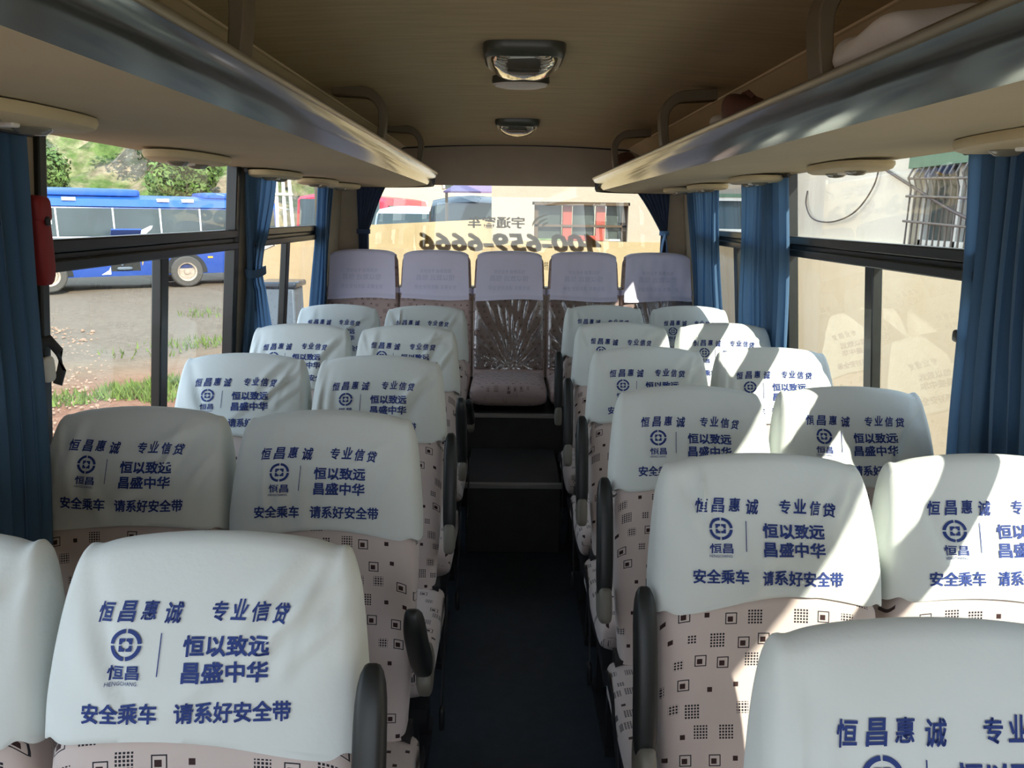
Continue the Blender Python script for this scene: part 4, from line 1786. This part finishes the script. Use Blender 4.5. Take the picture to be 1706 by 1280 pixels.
def coach(loc, rz):
    """parked blue coach; local +x runs towards its tail, side at local y = 0 faces the viewer (-y)"""
    root = empty('blue_coach', loc, rz)
    L0, L1 = -3.3, 5.2
    q = MB()
    prof = [(0.02, 0.42), (0.0, 0.60), (0.0, 1.50), (0.03, 1.62), (0.10, 2.52), (0.24, 2.74), (0.6, 2.85), (1.22, 2.88), (1.84, 2.85), (2.2, 2.74), (2.34, 2.52), (2.42, 1.6), (2.45, 0.6), (2.43, 0.42)]
    rings = []
    for x, k in ((L0, 0.97), (L0 + 0.12, 1.0), (0.0, 1.0), (3.0, 1.0), (L1 - 0.2, 1.0), (L1, 0.95)):
        rings.append([(x, 1.22 + (y - 1.22) * k, 0.42 + (z - 0.42) * (0.985 if k < 1 else 1.0)) for y, z in prof])
    q.loft(rings, 0, True, True, True)
    q.build('body', M['coach_blue'], root, sharp=30)
    q = MB()
    q.loft([[(x, y, z) for y, z in ((0.06, 2.56), (0.19, 2.78), (0.6, 2.90), (1.22, 2.93), (1.9, 2.9), (2.3, 2.7))] for x in (L0 + 0.05, 1.0, L1 - 0.1)], 0, False)
    q.rbox((-0.6, 1.1, 2.98), (1.5, 0.75, 0.13), 6)
    q.rbox((3.6, 1.1, 2.95), (0.9, 0.7, 0.11), 6)
    for x in (-1.2, 1.45, 2.2):
        q.box(x - 0.18, x + 0.18, 0.10, 0.25, 2.72, 2.82, 1)
    q.build('roof_unit', [M['coach_roof'], M['coach_white']], root, sharp=30)
    xs = [L0 + 0.05, -1.60, -0.06, 1.30, 2.52, L1 - 0.15]
    for a, c in zip(xs[:-1], xs[1:]):
        q = MB()
        q.add([(a + 0.02, 0.008, 1.66), (c - 0.02, 0.008, 1.66), (c - 0.02, 0.075, 2.50), (a + 0.02, 0.075, 2.50), (a + 0.02, 0.06, 1.66), (c - 0.02, 0.06, 1.66), (c - 0.02, 0.12, 2.50), (a + 0.02, 0.12, 2.50)],
              [(0, 1, 2, 3), (7, 6, 5, 4), (0, 4, 5, 1), (1, 5, 6, 2), (2, 6, 7, 3), (3, 7, 4, 0)])
        q.build('window_pane', M['coach_glass'], root)
    q = MB()
    for (x0, x1, z0, z1) in ((L0 + 0.1, -1.72, 2.02, 2.06), (-1.76, -1.72, 2.02, 2.46), (L0 + 0.1, -1.72, 2.42, 2.46)):
        q.box(x0, x1, -0.012, 0.08, z0, z1)
    for x in xs[1:-1]:
        q.box(x - 0.022, x + 0.022, 0.0, 0.09, 1.64, 2.52)
    q.box(L0 + 0.1, L1 - 0.1, -0.006, 0.03, 1.615, 1.65)
    q.build('window_trim', M['coach_white'], root)
    # open luggage bay: flat dark panel paints the shade inside, hatch swung up
    q = MB()
    q.box(-0.26, 0.58, -0.006, 0.02, 0.58, 1.40)
    q.build('bay_shade', M['coach_shade'], root)
    q = MB()
    q.add([(-0.26, -0.02, 1.42), (0.58, -0.02, 1.42), (0.58, -0.6, 1.90), (-0.26, -0.6, 1.90), (-0.26, -0.06, 1.39), (0.58, -0.06, 1.39), (0.58, -0.63, 1.86), (-0.26, -0.63, 1.86)],
          [(0, 1, 2, 3), (7, 6, 5, 4), (0, 4, 5, 1), (1, 5, 6, 2), (2, 6, 7, 3), (3, 7, 4, 0)])
    q.build('hatch', M['coach_blue'], root)
    q = MB()
    q.tube([(0.05, -0.02, 0.75), (0.45, -0.30, 1.55)], 0.035, 8)
    q.rbox((0.12, -0.03, 0.66), (0.22, 0.04, 0.05), 4)
    q.build('gas_strut', M['bin'], root)
    # livery: orange and white swooshes
    q = MB()
    def sw(pts, m):
        n_ = len(pts) // 2
        q.add([(x, -0.012, z) for x, z in pts], [(i, i + 1, 2 * n_ - 2 - i, 2 * n_ - 1 - i) for i in range(n_ - 1)], m)
    sw([(0.64, 0.72), (0.72, 1.02), (0.95, 1.32), (1.15, 1.45), (1.02, 1.45), (0.82, 1.32), (0.64, 1.10), (0.64, 1.0)], 0)
    sw([(0.42, 1.66), (0.62, 1.80), (0.98, 1.98), (1.05, 1.98), (1.0, 1.88), (0.75, 1.66)], 1)
    sw([(-0.55, 0.48), (-0.32, 0.62), (-0.28, 0.72), (-0.28, 0.50), (-0.29, 0.48), (-0.30, 0.48)], 1)
    q.build('livery_swoosh', [M['coach_orange'], M['coach_white']], root, flat=True)
    q = MB()
    for x in (-0.75, 1.1, 2.75):
        q.box(x - 0.08, x + 0.08, -0.014, 0.0, 0.92, 0.98)
    q.box(3.1, 3.6, -0.014, 0.0, 1.40, 1.46)
    q.build('marker_light', M['coach_orange'], root)
    q = MB()
    for wx_ in (-1.97, 1.97):
        pts = [(wx_ + 0.66 * math.cos(PI * k / 16), 0.46 + 0.66 * math.sin(PI * k / 16)) for k in range(17)]
        pts += [(wx_ + 0.40 * math.cos(PI * k / 16), 0.46 + 0.40 * math.sin(PI * k / 16)) for k in range(16, -1, -1)]
        q.add([(x, -0.01, z) for x, z in pts], [(i, i + 1, 32 - i, 33 - i) for i in range(16)])
    q.build('wheel_arch_shade', M['coach_shade'], root)  # dark rings on the flat side paint the wheel-well shadow
    for wx_ in (-1.97, 1.97):
        wheel(root, (wx_, 0.06, 0.50), 0.50, 0.30)
        wheel(root, (wx_, 2.30, 0.50), 0.50, 0.30)
    tag(root, 'blue coach with dark windows and open luggage bay parked in the yard, left', 'coach')
    return root


coach_heading = math.atan2(25.1 - 22.7, -10.6 + 13.8)
coach((-12.2, 23.9, ZG), coach_heading)


def van(name, loc, rz, W, L, Hh, paint, label, cat='van', nose=0.6):
    """front faces local -y"""
    root = empty(name, loc, rz)
    q = MB()
    side = [(0.0, 0.35), (-0.02, 0.85), (nose * 0.35, 1.12), (nose, Hh - 0.12), (nose + 0.25, Hh), (L - 0.35, Hh), (L - 0.05, Hh - 0.2), (L, 0.8), (L - 0.05, 0.35)]
    rings = []
    for x, k in ((-W / 2, 0.90), (-W / 2 + 0.06, 0.97), (-W / 4, 1.0), (0, 1.01), (W / 4, 1.0), (W / 2 - 0.06, 0.97), (W / 2, 0.90)):
        rings.append([(x * (1.0 if z < 1.15 else 0.92), L / 2 + (y - L / 2) * (0.5 + 0.5 * k), 0.35 + (z - 0.35) * k) for y, z in side])
    q.loft(rings, 0, True, True, True)
    q.build('body', paint, root, sharp=25)
    q = MB()
    ww = W / 2 * 0.84
    q.add([(-ww, nose * 0.33 - 0.02, 1.16), (ww, nose * 0.33 - 0.02, 1.16), (ww * 0.92, nose * 0.93 - 0.02, Hh - 0.17), (-ww * 0.92, nose * 0.93 - 0.02, Hh - 0.17),
           (-ww, nose * 0.33 + 0.03, 1.16), (ww, nose * 0.33 + 0.03, 1.16), (ww * 0.92, nose * 0.93 + 0.03, Hh - 0.17), (-ww * 0.92, nose * 0.93 + 0.03, Hh - 0.17)],
          [(0, 1, 2, 3), (7, 6, 5, 4), (0, 4, 5, 1), (1, 5, 6, 2), (2, 6, 7, 3), (3, 7, 4, 0)])
    q.build('windscreen', M['coach_glass'], root)
    for sx in (-1, 1):
        q = MB()
        xo = sx * W / 2 * 0.925
        q.box(min(xo, xo + sx * 0.02), max(xo, xo + sx * 0.02), nose + 0.3, L - 0.5, 1.2, Hh - 0.28)
        q.build('side_window', M['coach_glass'], root)
        q = MB()
        q.rbox((sx * W / 2 * 0.72, 0.0, 0.75), (0.16, 0.05, 0.09), 3)
        q.build('headlight', M['coach_white'], root)
        for yy in (0.85, L - 0.85):
            T = Matrix.Translation((sx * (W / 2 - 0.09), yy, 0.33)) @ Matrix.Rotation(R_(90), 4, 'Y')
            q = MB()
            q.lathe([(0.0, -0.1), (0.3, -0.1), (0.33, -0.07), (0.33, 0.07), (0.3, 0.1), (0.0, 0.1)], T, 20)
            q.build('wheel', M['tyre'], root)
    tag(root, label, cat)
    return root


van('red_minibus', (-4.5, 21.0, ZG), R_(-6), 2.2, 6.5, 2.95, M['bus_red'], 'red minibus partly hidden by the dark drape beyond the parapet', 'minibus')
van('silver_van', (-2.65, 18.0, ZG), R_(-8), 1.75, 4.5, 2.62, M['van_silver'], 'silver van with dark windscreen beyond the sloping parapet', 'van', nose=0.9)
van('black_van', (-0.70, 13.8, ZG), R_(0), 1.75, 4.5, 2.78, M['van_black'], 'black van with rounded roof at the corner of the rear building', 'van', nose=0.7)
van('red_bus', (-6.6, 27.5, ZG), R_(-4), 2.4, 8.0, 3.1, M['bus_red'], 'red bus with faded side seen through the rear left window', 'bus', nose=0.3)

# pole frame in front of the red bus
root = empty('pole_frame', (-5.85, 20.0, ZG))
tag(root, 'white painted pole frame standing before the red bus', 'pole frame')
for x in (-0.22, 0.05, 0.30):
    q = MB()
    q.tube([(x, 0, 0), (x * 0.6, 0, 3.6)], 0.045, 8)
    q.build('pole', M['pole_white'], root)
q = MB()
q.tube([(-0.25, -0.05, 2.9), (0.28, -0.05, 2.9)], 0.035, 8)
q.build('crossbar', M['pole_white'], root)

# ------------------------------------------------------------------ outside: bank, trees, grass, rubble
b = MB()
rows = []
rnd = random.Random(4)
for i in range(41):
    y = 36 + 34 * i / 40
    r = []
    for j in range(61):
        x = -75 + 80 * j / 60
        t = i / 40
        z = ZG - 0.2 + 16 * (t ** 0.75) + (0.9 * math.sin(x * 0.55 + y * 0.4) + 0.6 * math.sin(x * 1.3 - y * 0.9) + rnd.uniform(-0.25, 0.25)) * min(1, t * 4)
        r.append((x, y + 0.10 * x * 0.3, z))
    rows.append(r)
b.loft(rows, 0, False)
tag(b.build('hill', M['hill']), kind='structure')


def leaf_mesh(seed, nl, size, blobs):
    rnd = random.Random(seed)
    mb = MB()
    for _ in range(nl):
        cx, cy, cz, r = rnd.choice(blobs)
        d = Vector((rnd.gauss(0, 1), rnd.gauss(0, 1), rnd.gauss(0, 1))).normalized()
        p = Vector((cx, cy, cz)) + d * r * rnd.uniform(0.55, 1.05)
        nrm = (d + Vector((rnd.uniform(-.7, .7), rnd.uniform(-.7, .7), rnd.uniform(-.3, .8)))).normalized()
        a = nrm.orthogonal().normalized()
        a.rotate(Matrix.Rotation(rnd.uniform(0, 6.3), 3, nrm))
        c = nrm.cross(a)
        s = size * rnd.uniform(0.6, 1.3)
        mb.add([p - a * s, p - c * s * 0.5, p + a * s, p + c * s * 0.5], [(0, 1, 2, 3)])
    return mb


def make_tree(seed, h, mat):
    rnd = random.Random(seed)
    blobs = []
    for k in range(9):
        a = rnd.uniform(0, 6.3)
        rr = rnd.uniform(0.0, 0.33) * h
        blobs.append((rr * math.cos(a), rr * math.sin(a), h * rnd.uniform(0.35, 0.9), h * rnd.uniform(0.14, 0.24)))
    root = empty('leafy_tree')
    leaf_mesh(seed, 3800, 0.075 * h ** 0.5, blobs).build('crown', mat, root, flat=True)
    q = MB()
    q.tube([(0, 0, -0.4), (0.05, 0, h * 0.3), (0.1, 0.05, h * 0.7)], [0.05 * h, 0.04 * h, 0.015 * h], 10)
    for x, y, z, r in blobs[:5]:
        q.tube([(0.05, 0, h * 0.35), (x * 0.6, y * 0.6, z * 0.85), (x, y, z)], [0.02 * h, 0.014 * h, 0.006 * h], 6)
    q.build('trunk', M['bark'], root)
    return root


protos = [make_tree(21, 5.0, M['leaf']), make_tree(22, 6.0, M['leaf_dark']), make_tree(23, 4.2, M['leaf'])]


def hill_h(x, y):
    y2 = y - 0.03 * x
    t = max(0.0, (y2 - 36) / 34)
    return ZG - 0.2 + 16 * (t ** 0.75)


tree_spots = [(-30.5, 39.0, 0, 1.0, 'low green bush on the bank at the left edge of the window'), (-25.5, 41.5, 1, 0.8, 'dark green tree on the bank above the front of the blue coach'),
              (-22.6, 37.6, 2, 0.9, 'light green bushy tree behind the middle of the blue coach roof'), (-19.0, 41.5, 1, 0.85, 'dark bushy tree behind the tail of the blue coach'),
              (-15.6, 38.0, 0, 0.9, 'green tree on the bank beside the tied curtain'), (-11.9, 41.5, 1, 0.85, 'dark green tree above the red bus seen left of the rear curtain'),
              (-8.6, 38.0, 2, 1.0, 'light green tree at the right end of the bank'), (-34.5, 43.5, 1, 0.9, 'dark tree high on the bank at far left')]
used = set()
for x, y, k, s, lb in tree_spots:
    o = protos[k] if k not in used else copy_tree(protos[k])
    used.add(k)
    o.location = (x, y, hill_h(x, y))
    o.scale = (s, s, s)
    o.rotation_euler = (0, 0, x)
    tag(o, lb, 'tree', 'trees on the bank')

GRASS = ((-5.2, 10.2, 0.5, 420), (-5.75, 9.7, 0.35, 160), (-4.85, 10.7, 0.4, 380), (-4.6, 9.8, 0.3, 200), (-6.5, 13.4, 0.8, 60), (-5.9, 14.2, 0.6, 120), (-7.2, 18.6, 0.9, 140))
rnd = random.Random(9)
mb = MB()
for cx, cy, r, nb in GRASS:
    for _ in range(nb):
        a, d = rnd.uniform(0, 6.3), r * math.sqrt(rnd.random())
        x, y = cx + d * math.cos(a), cy + d * math.sin(a)
        h = rnd.uniform(0.03, 0.15)
        t = rnd.uniform(0, 6.3)
        w = rnd.uniform(0.008, 0.022)
        lx, ly = rnd.uniform(-.08, .08), rnd.uniform(-.08, .08)
        mb.add([(x - w * math.cos(t), y - w * math.sin(t), ZG - 0.03), (x + w * math.cos(t), y + w * math.sin(t), ZG - 0.03), (x + lx, y + ly, ZG + h)], [(0, 1, 2)])
tag(mb.build('grass_tufts', M['grass'], flat=True), 'sparse green grass growing on the gravel beside the bus', 'grass', kind='stuff')
mb = MB()
for _ in range(900):
    t = rnd.random()
    y = 6.0 + 10 * rnd.random()
    x = -0.60 * y + 1.6 * (rnd.random() - 0.5) - 0.6 * rnd.random()
    s = rnd.uniform(0.006, 0.034) * (1 if rnd.random() < 0.93 else 1.8)
    T = Matrix.Translation((x, y, ZG - 0.02)) @ Matrix.Rotation(rnd.uniform(0, 6), 4, 'Z') @ Matrix.Rotation(rnd.uniform(0, 6), 4, 'X')
    mb.rbox((0, 0, 0), (s, s * 0.7, s * 0.5), 3, 7, 4, T=T)
tag(mb.build('gravel_rubble', M['stone'], flat=True), 'loose pale rubble scattered over the earth outside the left window', 'rubble', kind='stuff')
cable([(3.31, 6.9, 2.0), (3.28, 6.1, 1.75), (3.27, 5.6, 1.60), (3.25, 5.2, 1.52), (3.2, 4.6, 1.45)], 0.012, 'wall_cable', 'brown cable sagging down across the bars of the outside window')
cable([(3.32, 8.6, 1.85), (3.30, 8.55, 1.70), (3.29, 8.3, 1.55), (3.29, 7.8, 1.52), (3.29, 7.3, 1.62), (3.30, 7.0, 1.85), (3.31, 6.95, 2.1)], 0.008, 'thin_wall_cable', 'thin looped cable drooping on the pale plaster wall outside on the right')
